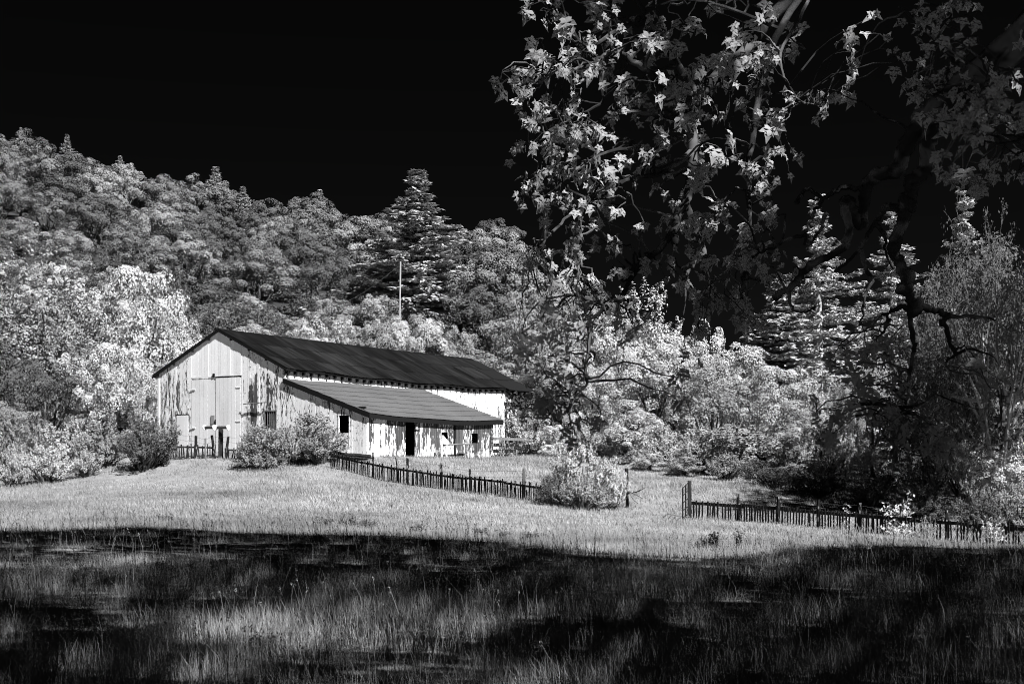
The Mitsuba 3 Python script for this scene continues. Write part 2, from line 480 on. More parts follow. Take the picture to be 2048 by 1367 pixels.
# lean-to front
lw = numbered(f'{barn}__lean_to_wall')
ld = (3.23, 4.22, ZB, 4.50)
lw1 = (6.64, 7.22, 3.46, 3.94)
lw2 = (9.63, 10.22, 3.41, 3.95)
gap = (7.80, 8.00, ZB, 4.45)
LT = lambda y: 4.74 - .12 * math.sin(math.pi * y / 11.8)
plank_wall(lw, 'y', 0.0, 11.75, .215, LT, [ld, lw1, lw2, gap], 5.47, 'barn_paint')
bpart(barn, 'batten', box(5.505, 5.54, 1.22, 1.44, ZB, 4.72), 'white_paint')
bpart(barn, 'frieze_board', join([hexa([[5.51, y0, LT(y0) - .13], [5.53, y0, LT(y0) - .13], [5.53, y1, LT(y1) - .13], [5.51, y1, LT(y1) - .13], [5.51, y0, LT(y0) + .02], [5.53, y0, LT(y0) + .02], [5.53, y1, LT(y1) + .02], [5.51, y1, LT(y1) + .02]])
                                  for y0, y1 in zip(np.linspace(1.5, 11.7, 9)[:-1], np.linspace(1.5, 11.7, 9)[1:])]), 'white_paint')
bpart(barn, 'dark_board', box(5.44, 5.46, 7.79, 8.01, ZB, 4.5), 'wood_black')  # black backing behind the plank gap, standing in for its dark depth
bpart(barn, 'end_board', join([box(5.50, 5.56, 11.52, 11.76, z, z + .10) for z in np.arange(2.5, 4.5, .24)] + [box(5.48, 5.52, 11.50, 11.78, ZB, 4.6)]), 'barn_paint')
bpart(barn, 'lean_to_end_wall', box(.05, 5.45, 11.68, 11.72, ZB, 4.6), 'wood_grey')
bpart(barn, 'door_jamb', join([box(5.42, 5.53, 3.16, 3.23, ZB, 4.56), box(5.42, 5.53, 4.22, 4.36, ZB, 4.56), box(5.42, 5.53, 3.16, 4.36, 4.50, 4.57)]), 'barn_paint')
bpart(barn, 'shutter', hexa([[5.52, 6.62, 3.30], [5.62, 6.62, 3.30], [5.55, 7.28, 3.30], [5.52, 7.28, 3.30], [5.52, 6.62, 3.78], [5.60, 6.62, 3.78], [5.55, 7.28, 3.40], [5.52, 7.28, 3.40]]), 'white_paint', 'fallen white shutter below the window')
# stall partitions and back wall inside the lean-to, lost in the dark
bpart(barn, 'stall_wall', join([box(.1, .16, .1, 11.6, ZB, 5.0), box(.2, 5.0, 5.9, 5.96, ZB, 4.2)] + [box(2.2, 2.24, 2.4, 5.6, z, z + .14) for z in np.arange(2.5, 4.3, .2)]), 'interior_dark')
bpart(barn, 'latch_peg', box(5.46, 5.56, 4.20, 4.45, 3.95, 4.02), 'wood_black')

# main roof: deck, corrugated sheets, rafter tails
OV = .12
SLOPE = .472


def roof_z(x, y):
    s = np.clip(abs(x + 4.55) / 4.9, 0, 1)
    t = np.clip((y + OV) / (24.75 + OV), 0, 1)
    return 9.52 - SLOPE * abs(x + 4.55) - (.03 + .14 * s) * np.sin(np.pi * t ** .85) - .035 * s * np.sin(y * 1.1 + 1.0)


def slab(x0, x1, y0, y1, nx, ny, up, thick, fz):
    xs, ys = np.linspace(x0, x1, nx + 1), np.linspace(y0, y1, ny + 1)
    X, Y = np.meshgrid(xs, ys, indexing='ij')
    Z = fz(X, Y) + up
    v = np.vstack([np.stack([X, Y, Z], -1).reshape(-1, 3), np.stack([X, Y, Z - thick], -1).reshape(-1, 3)])
    N = (nx + 1) * (ny + 1)
    q = []
    idx = lambda a, b: a * (ny + 1) + b
    for a in range(nx):
        for b in range(ny):
            q += [[idx(a, b), idx(a + 1, b), idx(a + 1, b + 1), idx(a, b + 1)], [N + idx(a, b), N + idx(a, b + 1), N + idx(a + 1, b + 1), N + idx(a + 1, b)]]
    for a in range(nx):
        q += [[idx(a, 0), N + idx(a, 0), N + idx(a + 1, 0), idx(a + 1, 0)], [idx(a + 1, ny), N + idx(a + 1, ny), N + idx(a, ny), idx(a, ny)]]
    for b in range(ny):
        q += [[idx(0, b + 1), N + idx(0, b + 1), N + idx(0, b), idx(0, b)], [idx(nx, b), N + idx(nx, b), N + idx(nx, b + 1), idx(nx, b + 1)]]
    return v, tri(q)


rf = bpart(barn, 'roof', join([slab(-4.55, .25, -OV + .03, 24.7, 6, 24, -.03, .07, roof_z), slab(-9.5, -4.55, -OV + .03, 24.7, 3, 24, -.03, .07, roof_z)]), 'wood_black')


def corrugated(x0, x1, y0, y1, up0, up1):
    n = 12
    ys = np.linspace(y0, y1, n + 1)
    wav = np.where(np.arange(n + 1) % 2 == 0, .016, -.004)
    xs = np.linspace(x0, x1, 4)
    v = []
    for k, x in enumerate(xs):
        up = up0 + (up1 - up0) * k / 3
        v.append(np.stack([np.full(n + 1, x), ys, roof_z(np.full(n + 1, x), ys) + wav + up], 1))
    v = np.vstack(v)
    q = [[a * (n + 1) + b, (a + 1) * (n + 1) + b, (a + 1) * (n + 1) + b + 1, a * (n + 1) + b + 1] for a in range(3) for b in range(n)]
    return v, tri(q)


rows = [(-4.55, -2.85), (-2.95, -1.2), (-1.3, .31)]
ny = 31
ye = np.linspace(-OV, 24.75, ny + 1)
for k in range(ny):
    for r_, (xa, xb) in enumerate(rows):
        if k == ny - 1 and r_ == 0 and False:
            continue
        dark_front = (r_ == 0 and k < 4) or (r_ == 1 and k < 2)  # front sheets near the ridge always take the darkest metal tone
        b = 2 if dark_front or rng.random() < .18 else int(rng.integers(0, 2))
        tilt = rng.uniform(0, .012)
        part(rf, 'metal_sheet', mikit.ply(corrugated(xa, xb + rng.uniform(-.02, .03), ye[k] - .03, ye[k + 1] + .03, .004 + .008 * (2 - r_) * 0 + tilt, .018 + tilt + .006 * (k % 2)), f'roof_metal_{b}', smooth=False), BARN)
    part(rf, 'metal_sheet', mikit.ply(corrugated(-4.55, -9.5, ye[k] - .03, ye[k + 1] + .03, .01, .02), 'roof_metal_0'), BARN)
bpart(rf, 'ridge_cap', join([slab(-4.75, -4.55, -OV - .01, 24.77, 1, 24, .035, .02, roof_z), slab(-4.55, -4.35, -OV - .01, 24.77, 1, 24, .035, .02, roof_z)]), 'roof_metal_2')
bpart(rf, 'roof_hatch', slab(-2.55, -.9, 19.6, 21.6, 2, 2, .09, .06, roof_z), 'roof_metal_1', 'loose sheet lying on the far end of the roof')
for k, (y0, y1, x0, x1) in enumerate([(22.3, 24.9, -2.6, -1.2), (21.6, 24.9, -1.0, .45), (23.2, 24.95, -4.2, -2.7)]):
    bpart(rf, 'rotten_patch', slab(x0, x1, y0, y1, 2, 3, .05, .04, roof_z), 'wood_black')
# barge boards on both gable edges
for (xa, xb) in ((-9.5, -4.55), (-4.55, .29)):
    m = []
    for a, b in zip(np.linspace(xa, xb, 4)[:-1], np.linspace(xa, xb, 4)[1:]):
        za, zb_ = float(roof_z(a, -OV)), float(roof_z(b, -OV))
        m.append(hexa([[a, -OV - .03, za - .15], [b, -OV - .03, zb_ - .15], [b, -OV + .02, zb_ - .15], [a, -OV + .02, za - .15], [a, -OV - .03, za - .012], [b, -OV - .03, zb_ - .012], [b, -OV + .02, zb_ - .012], [a, -OV + .02, za - .012]]))
    bpart(barn, 'barge_board', join(m), 'wood_black')
for x in (-9.2, -7.9, -6.5, -5.3, -3.7, -2.4, -1.2):
    z = float(roof_z(x, 0)) - .12
    bpart(barn, 'purlin_end', box(x - .06, x + .06, -OV + .03, -.02, z - .13, z), 'wood_black' if x > -4.5 else 'wood_grey')
for y in np.arange(.1, 24.4, .665):
    z = float(roof_z(.23, y)) - .105
    z0 = float(roof_z(0.0, y)) - .105
    part(barn, 'rafter_tail', mikit.ply(hexa([[.035, y - .045, z0 - .30], [.232, y - .045, z - .16], [.232, y + .045, z - .16], [.035, y + .045, z0 - .30], [.035, y - .045, z0], [.232, y - .045, z], [.232, y + .045, z], [.035, y + .045, z0]]), 'wood_black'), BARN)
bpart(barn, 'eave_board', slab(.235, .26, -OV, 24.6, 1, 24, -.06, .05, roof_z), 'wood_black')


# lean-to roof in lapped courses of roll roofing
def lean_z(x, y):
    s = np.clip(x / 5.8, 0, 1)
    t = np.clip((y + .2) / 12.4, 0, 1)
    return 6.70 - .340 * x - .15 * s * np.sin(np.pi * t) - .02 * np.sin(y * .9)


lr = bpart(barn, 'lean_to_roof', slab(.03, 5.66, -.07, 12.55, 6, 12, -.02, .10, lean_z), 'wood_black')
xe = np.linspace(.03, 5.76, 8)
for k in range(7):
    x0, x1 = xe[k], xe[k + 1] + .05

    def course(x, y, x0=x0, x1=x1):
        return lean_z(x, y) + .004 + .022 * (x - x0) / (x1 - x0) + .006 * np.sin(y * 2.3 + k)
    bpart(lr, 'roofing_course', slab(x0 + .035, x1 - .05, -.14, 12.6, 2, 18, .012, .018, course), 'roof_roll')
m = []
for a, b in zip(np.linspace(.0, 5.74, 7)[:-1], np.linspace(.0, 5.74, 7)[1:]):
    za, zb_ = float(lean_z(a, -.1)), float(lean_z(b, -.1))
    m.append(hexa([[a, -.135, za - .26], [b, -.135, zb_ - .26], [b, -.08, zb_ - .26], [a, -.08, za - .26], [a, -.135, za - .006], [b, -.135, zb_ - .006], [b, -.08, zb_ - .006], [a, -.08, za - .006]]))
bpart(barn, 'rake_fascia', join(m), 'wood_black')
bpart(barn, 'eave_fascia', slab(5.67, 5.72, -.13, 12.58, 1, 16, -.012, .24, lean_z), 'wood_black')
bpart(barn, 'soffit', slab(5.5, 5.66, -.05, 11.9, 1, 12, -.14, .04, lean_z), 'wood_black')

# ------------------------------------------------------------------ things round the barn
hr = thing('hitching_rail', 'pale wooden hitching rail on posts before the lean-to wall', 'rail')


def bline(lx, ly, z):
    q = barn_xy(lx, ly)
    return [q[0], q[1], z]


part(hr, 'rail', mikit.ply(tube([bline(6.0, 6.26, 3.24), bline(6.05, 7.5, 3.30), bline(6.0, 8.75, 3.33)], .045, 6), 'wood_grey'))
for y in (6.35, 8.65):
    part(hr, 'post', mikit.ply(tube([bline(6.0, y, 2.2), bline(6.0, y, 3.30)], .05, 6), 'white_paint' if y < 7 else 'wood_grey'))
part(hr, 'stub', mikit.ply(tube([bline(6.1, 5.75, 2.2), bline(6.1, 5.75, 3.45)], .07, 7), 'white_paint'), label='short white post beside the rail')

lg = thing('log_pile', 'dark pile of fallen boards on the ground at the barn corner', 'boards')
for k, (a, b, r) in enumerate([((655, 905, 75.2), (742, 913, 74.6), .10), ((664, 911, 74.4), (735, 917, 74), .07), ((690, 915, 73.8), (748, 915, 74.2), .05), ((660, 900, 75.5), (700, 910, 75), .08)]):
    part(lg, 'board', mikit.ply(tube(smooth_path([at(*a), at(*b)], 4, rng, .03), r, 5), 'fence_wood'))
sp = at(697, 905, 75.3)
single('white_stake', mikit.ply(box(sp[0] - .07, sp[0] + .07, sp[1] - .05, sp[1] + .05, 2.2, at(697, 899, 75.3)[2]), 'barn_paint_door'), 'short white stake standing against the lean-to corner', 'stake')

# flanged pipes on a stout post in front of the big door
tp = at(441, 905, 77.2)
zt = at(441, 857, 77.2)[2]
single('thick_post', mikit.ply(hexa([[tp[0] - .11, tp[1] - .1, 2.2], [tp[0] + .11, tp[1] - .1, 2.2], [tp[0] + .11, tp[1] + .1, 2.2], [tp[0] - .11, tp[1] + .1, 2.2],
                                    [tp[0] - .09, tp[1] - .09, zt], [tp[0] + .12, tp[1] - .09, zt - .03], [tp[0] + .12, tp[1] + .09, zt - .02], [tp[0] - .09, tp[1] + .09, zt + .02]]), 'fence_wood'),
       'stout dark post carrying the flanged pipes before the big door', 'post')
for (u0, u1, lab) in ((409.5, 428.5, 'short dark iron pipe with white flanges, left of the two on the stout post'), (431.5, 456.5, 'dark iron pipe with white end flanges, right of the two on the stout post')):
    a, b = at(u0, 854.5, 77.0), at(u1, 854.5, 76.7)
    ax = unit(b - a)
    pk = thing('flanged_pipe', lab, 'pipe')
    part(pk, 'barrel', mikit.ply(tube([a, b], .075, 12), 'pipe_rust', smooth=40))
    for q in (a, b):
        part(pk, 'flange', mikit.ply(tube([q - ax * .025, q + ax * .025], .135, 20), 'white_paint', smooth=40))

# picket fences --------------------------------------------------------------


def resample(path, step):
    p = np.asarray(path, float)
    seg = np.linalg.norm(np.diff(p[:, :2], axis=0), axis=1)
    s = np.concatenate([[0], np.cumsum(seg)])
    q = np.arange(0, s[-1], step)
    return np.stack([np.interp(q, s, p[:, k]) for k in range(p.shape[1])], 1), q, s[-1]


def picket_fence(key, path, rail_h, over, step, rg, pick_h=.05, broken=.06, rail_r=(.05, .09), lean=.05, ruin_from=1e9, mat='fence_wood'):
    p, q, L = resample(path, step)
    z = ground(p[:, 0], p[:, 1])
    tang = unit(np.gradient(p[:, :2], axis=0))
    nor = np.stack([tang[:, 1], -tang[:, 0]], 1)
    # rail as pieces between supports
    e = np.linspace(0, len(p) - 1, max(2, int(L / 2.4) + 1)).astype(int)
    for a, b in zip(e[:-1], e[1:]):
        qa, qb = p[a, :2] - tang[a] * .04, p[b, :2] + tang[b] * .05
        za, zb_ = z[a] + rail_h + rg.normal(0, .02), z[b] + rail_h + rg.normal(0, .02)
        n0 = nor[a] * rail_r[0]
        c = [np.r_[qa - n0 * .5, za], np.r_[qb - n0 * .5, zb_], np.r_[qb + n0 * .5, zb_], np.r_[qa + n0 * .5, za]]
        part(key, 'rail', mikit.ply(hexa([x - [0, 0, rail_r[1] / 2] for x in c] + [x + [0, 0, rail_r[1] / 2] for x in c]), mat))
    for k in range(len(p)):
        if rg.random() < broken:
            continue
        if q[k] > ruin_from and rg.random() < .35:
            continue
        w = rg.uniform(.045, .075)
        top = z[k] + rail_h + over * rg.uniform(.3, 1.5)
        bot = z[k] - .1
        if rg.random() < .06:
            top -= over * 1.6
        off = tang[k] * rg.normal(0, lean)
        base = p[k, :2] - nor[k] * -.05 + tang[k] * rg.normal(0, .012)
        tp_ = base + off
        d1 = tang[k] * w / 2
        d2 = nor[k] * .012
        c = [np.r_[base - d1 - d2, bot], np.r_[base + d1 - d2, bot], np.r_[base + d1 + d2, bot], np.r_[base - d1 + d2, bot],
             np.r_[tp_ - d1 - d2, top], np.r_[tp_ + d1 - d2, top + rg.uniform(-.03, .03)], np.r_[tp_ + d1 + d2, top], np.r_[tp_ - d1 + d2, top]]
        part(key, 'picket', mikit.ply(hexa(c), mat))


def post(key, u, vtop, Y, r, lean=0.0, mat='post_wood', name='post', label=None):
    b = at(u, 950, Y)
    zt_ = at(u, vtop, Y)[2]
    g = gz(b[0], Y)
    pa = np.array([[b[0], Y, g - .2], [b[0] + lean * .5, Y, (g + zt_) / 2], [b[0] + lean, Y, zt_]])
    part(key, name, mikit.ply(tube(pa, [r * 1.05, r, r * .92], 7), mat), label=label)
    return pa[-1]


def wires(key, tops, drops, r=.006):
    for dz in drops:
        for a, b in zip(tops[:-1], tops[1:]):
            a1, b1 = a - [0, 0, dz], b - [0, 0, dz]
            m_ = (a1 + b1) / 2 - [0, 0, .03]
            part(key, 'wire', mikit.ply(tube(smooth_path([a1, m_, b1], 5), r, 3), 'wire_metal'))


rg = np.random.default_rng(5)
f1 = thing('picket_fence', 'long dark picket fence running down from the barn corner to the big bush', 'fence')
FP1 = [(664, 950, 73), (700, 950, 72), (745, 950, 70.5), (816, 950, 68.5), (881, 950, 67), (960, 950, 65), (1047, 950, 62.8), (1092, 950, 61.8)]
picket_fence(f1, [at(*q)[:2] for q in FP1], .62, .13, .135, rg, lean=.035)
tops = [post(f1, 746, 904, 70.6, .045), post(f1, 815, 915, 68.6, .065), post(f1, 882, 925, 67.1, .065), post(f1, 940, 937, 65.6, .045), post(f1, 1048, 936, 62.9, .075, mat='wood_grey')]
post(f1, 797, 914, 69.2, .028, lean=-.12, name='stake')
wires(f1, [at(668, 905, 72.8)] + tops + [at(1100, 955, 61.6)], (.10, .36))

f2 = thing('picket_fence', 'dark picket fence with a rail and stout posts right of the open gate', 'fence')
FP2 = [(1384, 950, 60), (1475, 950, 58.5), (1560, 950, 57), (1637, 950, 55.8), (1720, 950, 54.5), (1800, 950, 53), (1893, 950, 51.5), (1982, 950, 50), (2075, 950, 48.6)]
picket_fence(f2, [at(*q)[:2] for q in FP2], .60, .09, .128, rg, ruin_from=9.0, rail_r=(.06, .12), lean=.02)
tops = [post(f2, 1379, 961, 60, .085, mat='fence_wood', name='gate_post'), post(f2, 1476, 986, 58.6, .055), post(f2, 1557, 993, 57, .065), post(f2, 1637, 999, 55.8, .07), post(f2, 1720, 1005, 54.5, .065),
        post(f2, 1802, 1014, 53, .055), post(f2, 1893, 1020, 51.5, .055), post(f2, 1982, 1026, 50, .05), post(f2, 2070, 1034, 48.7, .05)]
wires(f2, tops[1:], (.10,))
wires(f2, tops[:3], (.45, .75))

f3 = thing('picket_fence', 'short dark picket fence with leaning posts before the barn gable', 'fence')
picket_fence(f3, [at(u, 950, Y)[:2] for u, Y in ((348, 77), (392, 77), (430, 77.2))], .56, .12, .13, rg, rail_r=(.05, .09))
picket_fence(f3, [at(u, 950, Y)[:2] for u, Y in ((452, 76.8), (500, 76.6), (560, 76.4))], .46, .07, .15, rg, lean=.09)
t3 = [post(f3, 353, 866, 77, .06), post(f3, 392, 871, 77, .08), post(f3, 411, 876, 77, .05, mat='wood_grey'), post(f3, 430, 870, 77.1, .075, lean=-.16), post(f3, 452, 872, 76.8, .075, lean=.12), post(f3, 505, 876, 76.6, .05)]
wires(f3, t3, (.05, .30))

gt = thing('field_gate', 'narrow metal farm gate standing open, seen edge-on beside the gate post', 'gate')
g0, g1 = at(1377, 964, 59.7), at(1365.5, 976, 56.6)
for q, n_sides in ((g0, 6), (g1, 6), ((g0 + g1) / 2, 6)):
    zb_ = gz(q[0], q[1])
    part(gt, 'upright', mikit.ply(tube([[q[0], q[1], zb_ + .02], q], .03, 6), 'fence_wood'))
for k in range(5):
    s_ = k / 4
    part(gt, 'bar', mikit.ply(tube([g0 - [0, 0, 1.25 * s_], g1 - [0, 0, 1.12 * s_]], .02, 6), 'fence_wood'))

# corral rails beyond the lean-to
cr = thing('corral_fence', 'broad dark plank corral fence at the far end of the lean-to', 'fence')
for (v0, v1, h) in ((877, 879, .16), (889, 892, .2), (902, 901, .2), (911, 908, .12)):
    a, b = at(986, v0, 87.5), at(1062, v1, 90)
    part(cr, 'rail', mikit.ply(hexa([a - [0, .04, h / 2], b - [0, .04, h / 2], b + [0, .04, -h / 2], a + [0, .04, -h / 2], a + [0, -.04, h / 2], b + [0, -.04, h / 2], b + [0, .04, h / 2], a + [0, .04, h / 2]]), 'post_wood' if v0 != 877 else 'wood_grey'))
    a, b = at(1062, v1 - 2, 90), at(1135, v1 + 4, 91)
    part(cr, 'rail', mikit.ply(hexa([a - [0, .04, h / 2], b - [0, .04, h / 2], b + [0, .04, -h / 2], a + [0, .04, -h / 2], a + [0, -.04, h / 2], b + [0, -.04, h / 2], b + [0, .04, h / 2], a + [0, .04, h / 2]]), 'post_wood'))
for u, Y in ((1014, 88.5), (1062, 90), (1100, 90.5), (1133, 91)):
    post(cr, u, 874, Y, .08, mat='wood_grey')

# utility pole and its cable
up = thing('utility_pole', 'tall bare wooden utility pole on the slope behind the barn', 'pole')
b = at(798.5, 700, 127)
t_ = at(801, 523, 127)
part(up, 'pole', mikit.ply(tube([[b[0], b[1], gz(b[0], 127) - .3], b, t_], [.10, .09, .065], 8), 'bark_pale', smooth=40))
part(up, 'cable', mikit.ply(tube(smooth_path([t_ - [0, 0, .3], at(700, 600, 118), at(560, 640, 114), at(380, 655, 100)], 24), .012, 4), 'wire_metal'))
single('dead_post', mikit.ply(join([tube(smooth_path([at(1255, 1024, 62.5), at(1254, 975, 62.5), at(1253, 936, 62.5)], 5), .07, 7), tube(smooth_path([at(1256, 985, 62.4), at(1275, 983, 62), at(1291, 974, 61.8)], 6), [.03, .026, .022, .018, .014, .01], 5),
                                    tube(smooth_path([at(1262, 985, 62.4), at(1278, 992, 62), at(1286, 997, 61.8)], 6), .012, 5), tube(smooth_path([at(1258, 986, 62.4), at(1268, 1000, 62.2), at(1276, 1006, 61.8)], 6), .012, 5), tube(smooth_path([at(1270, 984, 62), at(1282, 978, 62)], 4), .010, 5)]), 'fence_wood'),
       'lone grey post with dead branches at the right of the big bush', 'post')

# ------------------------------------------------------------------ tree builders (prototypes about 10 m tall, standing at the origin)


def oak_proto(seed, leaves=11500, size=.225, lo=3.6, lobes_n=7, clump=(.55, 1.0), squash=1.0, jit=.20, dens=11):
    """Rounded tree: lobes covered with leaf clumps, open below each lobe so that its underside is dark."""
    g = np.random.default_rng(seed)
    lobes = [np.array([0, 0, 7.0, 2.5])]
    for k in range(lobes_n):
        a = k * 2.4 + g.uniform(0, 1)
        q = g.uniform(1.9, 3.5)
        lobes.append(np.array([math.cos(a) * q, math.sin(a) * q, g.uniform(lo, 6.8), g.uniform(1.3, 2.1)]))
    cl = []
    for L in lobes:
        m = int(dens * (L[3] / 2) ** 2)
        d = unit(g.normal(size=(m * 4, 3)))
        d = d[d[:, 2] > -.32][:m]
        for q in d:
            cl.append(np.r_[L[:3] + q * [1, 1, squash] * L[3] * g.uniform(.66, 1.02), g.uniform(*clump), q])
    cl = np.array(cl)
    per = max(8, leaves // len(cl))
    idx = np.repeat(np.arange(len(cl)), per)
    d = unit(g.normal(size=(len(idx), 3)) + cl[idx, 4:] * .6 + [0, 0, .45])
    rad = cl[idx, 3] * g.uniform(.45, 1, len(idx)) ** .5
    pos = cl[idx, :3] + d * rad[:, None] * [1, 1, .88]
    nor = unit(d * .75 + cl[idx, 4:] * .35 + g.normal(size=d.shape) * jit + [0, 0, .15])
    crown = leaf_quads(pos, nor, size * g.uniform(.6, 1.25, len(pos)), g, .7)
    limbs = [tube([[0, 0, -.8], [g.normal(0, .1), 0, 1.5], [0, 0, 5.0]], [.30, .22, .12], 6)]
    for L in lobes[1:]:
        limbs.append(tube(smooth_path([[0, 0, g.uniform(1.4, 3)], (L[:3] * .55 + [0, 0, .2]), L[:3] + [0, 0, L[3] * .4]], 5, g, .08), [.14, .11, .09, .06, .03], 5))
    return crown, join(limbs)


def shoot_proto(seed, leaves=5200, size=.26, h=10.0, rad=4.2, shoots=150, length=1.5, base=.12, ragged=0):
    """Willow-like brush: upright leafy shoots all over a mound."""
    g = np.random.default_rng(seed)
    hump = [np.array([0, 0, h * .55, rad * .75, h * .45])]
    for k in range(6):
        a = k * 1.05 + g.uniform(0, .8)
        rr = rad * g.uniform(.35, .62)
        hump.append(np.array([math.cos(a) * rr, math.sin(a) * rr, h * g.uniform(.25, .52), rad * g.uniform(.38, .55), h * g.uniform(.22, .38)]))
    if ragged:
        hump = [np.array([g.normal(0, .2 * rad), g.normal(0, .2 * rad), h * .5, rad * .5, h * .36])]
        for k in range(ragged):
            a, rr = g.uniform(0, 6.283), rad * g.uniform(.3, .8)
            hump.append(np.array([math.cos(a) * rr, math.sin(a) * rr, h * g.uniform(.06, .6) * (.5 if k % 2 else 1), rad * g.uniform(.26, .46), h * g.uniform(.14, .28)]))
    P, Dr, OUT = [], [], []
    for k in range(shoots):
        q = hump[g.integers(0, len(hump))]
        d = unit(g.normal(size=3))
        if d[2] < -.45:
            d[2] *= -1
        s = g.uniform(.6, .88)
        p0 = q[:3] + d * np.array([q[3], q[3], q[4]]) * s
        p0[2] = max(p0[2], h * base * .3)
        P.append(p0)
        OUT.append(d)
        Dr.append(unit(d * [1, 1, .6] * .9 + [0, 0, .65] + g.normal(size=3) * .3))
    P, Dr, OUT = np.array(P), np.array(Dr), np.array(OUT)
    per = leaves // shoots
    idx = np.repeat(np.arange(shoots), per)
    t = g.uniform(-.15, 1, len(idx))
    L = length * g.uniform(.6, 1.3, shoots)[idx]
    off = unit(g.normal(size=(len(idx), 3)))
    w = (.36 * (1 - .75 * np.clip(t, 0, 1)) * length)[:, None]
    pos = P[idx] + Dr[idx] * (t * L)[:, None] + off * w * g.uniform(.3, 1, len(idx))[:, None]
    pos[:, 2] = np.maximum(pos[:, 2], .05)
    nor = unit(off * .45 + OUT[idx] * .7 + g.normal(size=off.shape) * .38 + [0, 0, .2])
    crown = leaf_quads(pos, nor, size * g.uniform(.6, 1.25, len(pos)), g, .55)
    limbs = []
    for k in range(0, shoots, 4):
        limbs.append(tube(smooth_path([[P[k][0] * .15, P[k][1] * .15, -.3], P[k] * [.55, .55, .5], P[k] + Dr[k] * length * .6], 5, g, .06), [.07, .055, .04, .025, .01], 4, False))
    return crown, join(limbs)


def conifer_proto(seed, h=16.0, rad=4.4, whorls=26, size=.40, power=.95, airy=0.0, first=.16, bare=0.0):
    g = np.random.default_rng(seed)
    pos, nor, alo, limbs = [], [], [], [tube([[0, 0, -1], [0, 0, h * .5], [0, 0, h * .965]], [h * .019, h * .013, .02], 7)]
    for w in range(whorls):
        f = w / (whorls - 1)
        z = h * (first + (1 - first) * f ** .92) - .2
        R = rad * max(.07, (1 - f)) ** power * g.uniform(.72, 1.1)
        nb = int(g.integers(7, 11))
        a0 = g.uniform(0, 6.28)
        for k in range(nb):
            a = a0 + k * 6.283 / nb + g.normal(0, .2)
            Rk = R * g.uniform(.6, 1.12)
            if airy and g.random() < airy * (1 - f):
                continue
            out = np.array([math.cos(a), math.sin(a), 0])
            zb = z + g.normal(0, .42 * h / whorls)
            dr_, ti_ = g.uniform(.08, .34), g.uniform(.02, .26)
            sidev = np.array([-out[1], out[0], 0])
            m = max(7, int(Rk / .14))
            s = np.linspace(.12 + bare * (1 - f), 1, m)
            zz = zb - dr_ * Rk * np.sin(s * 2.0) + ti_ * Rk * s ** 3 + .35 * Rk * f
            line = out[None] * (s * Rk)[:, None] + np.array([0, 0, 1.0]) * zz[:, None]
            limbs.append(tube(np.vstack([[0, 0, zb], line[::max(1, m // 4)]]), np.linspace(.05 * (1 - f) + .02, .012, 1 + len(line[::max(1, m // 4)])), 4, False))
            wid = .42 * Rk * np.sin(np.clip(s * 1.1 + .15, 0, 1) * np.pi) ** .8 * .55 + .10
            for _ in range(9):
                lat = g.uniform(-1, 1, m)
                q = line + sidev[None] * (lat * wid)[:, None] + g.normal(0, .05, (m, 3))
                q[:, 2] += .10 * g.random(m) - .12 * abs(lat) * wid
                tuft = meshkit.noise(np.c_[s * Rk * 1.5, lat * 1.3 + 9 * k, 0 * s + w], seed) > .33 - .25 * f
                q, lat, mm = q[tuft], lat[tuft], int(tuft.sum())
                if not mm:
                    continue
                q[:, 2] += .42 * h / 16 * (meshkit.noise(q * 1.5, 3) - .2)
                pos.append(q)
                nor.append(unit(g.normal(0, .6, (mm, 3)) + [0, 0, 1.0] + out * .25))
                alo.append(unit(out[None] * .9 + sidev[None] * np.sign(lat)[:, None] * .7 + g.normal(0, .25, (mm, 3))))
    pos, nor, alo = np.vstack(pos), np.vstack(nor), np.vstack(alo)
    crown = leaf_quads(pos, nor, size * g.uniform(.6, 1.2, len(pos)), g, .42, alo)
    return crown, join(limbs)


def twiggy_proto(seed, h=13.0, leaves=9000, size=.16, spread=4.5):
    g = np.random.default_rng(seed)
    limbs, tips, thin = [], [], []

    def grow(p, d, L, r, depth):
        q = p + d * L
        mid = (p + q) / 2 + g.normal(0, L * .07, 3)
        (limbs if depth < 2 else thin).append(tube(smooth_path([p, mid, q], 4), np.linspace(r, r * .62, 4), 5 if depth < 2 else 3, False))
        if depth >= 2:
            tips.append((mid, q, d))
        if depth == 5 or r < .006:
            return
        for k in range(int(g.integers(2, 4)) + (depth == 0) * 2):
            nd = unit(d * .75 + g.normal(0, .52, 3) + [0, 0, .16])
            nd[2] = max(nd[2], -.25)
            grow(p + (q - p) * g.uniform(.55, 1.0), unit(nd), L * g.uniform(.58, .82), r * .60, depth + 1)
    for k in range(4):
        a = k * 1.57 + g.uniform(0, .8)
        grow(np.array([math.cos(a) * .2, math.sin(a) * .2, -.3]), unit(np.array([math.cos(a) * .5, math.sin(a) * .5, 1.0])), h * .30, .15, 0)
    ti = (len(tips) * g.random(leaves) ** 1.0).astype(int)
    ti = ti - ti % 3
    A = np.array([t[0] for t in tips])[ti]
    B = np.array([t[1] for t in tips])[ti]
    pos = A + (B - A) * g.uniform(0, 1.1, leaves)[:, None] + g.normal(0, .16, (leaves, 3))
    crown = leaf_quads(pos, unit(g.normal(size=pos.shape) + [0, 0, .6]), size * g.uniform(.6, 1.3, leaves), g, .6)
    return crown, join(limbs), join(thin)


def rot_place(x, y, z, sx, sz, rot):
    return T().translate([float(x), float(y), float(z)]).rotate([0, 0, 1], float(rot)).scale([float(sx), float(sx), float(sz)])


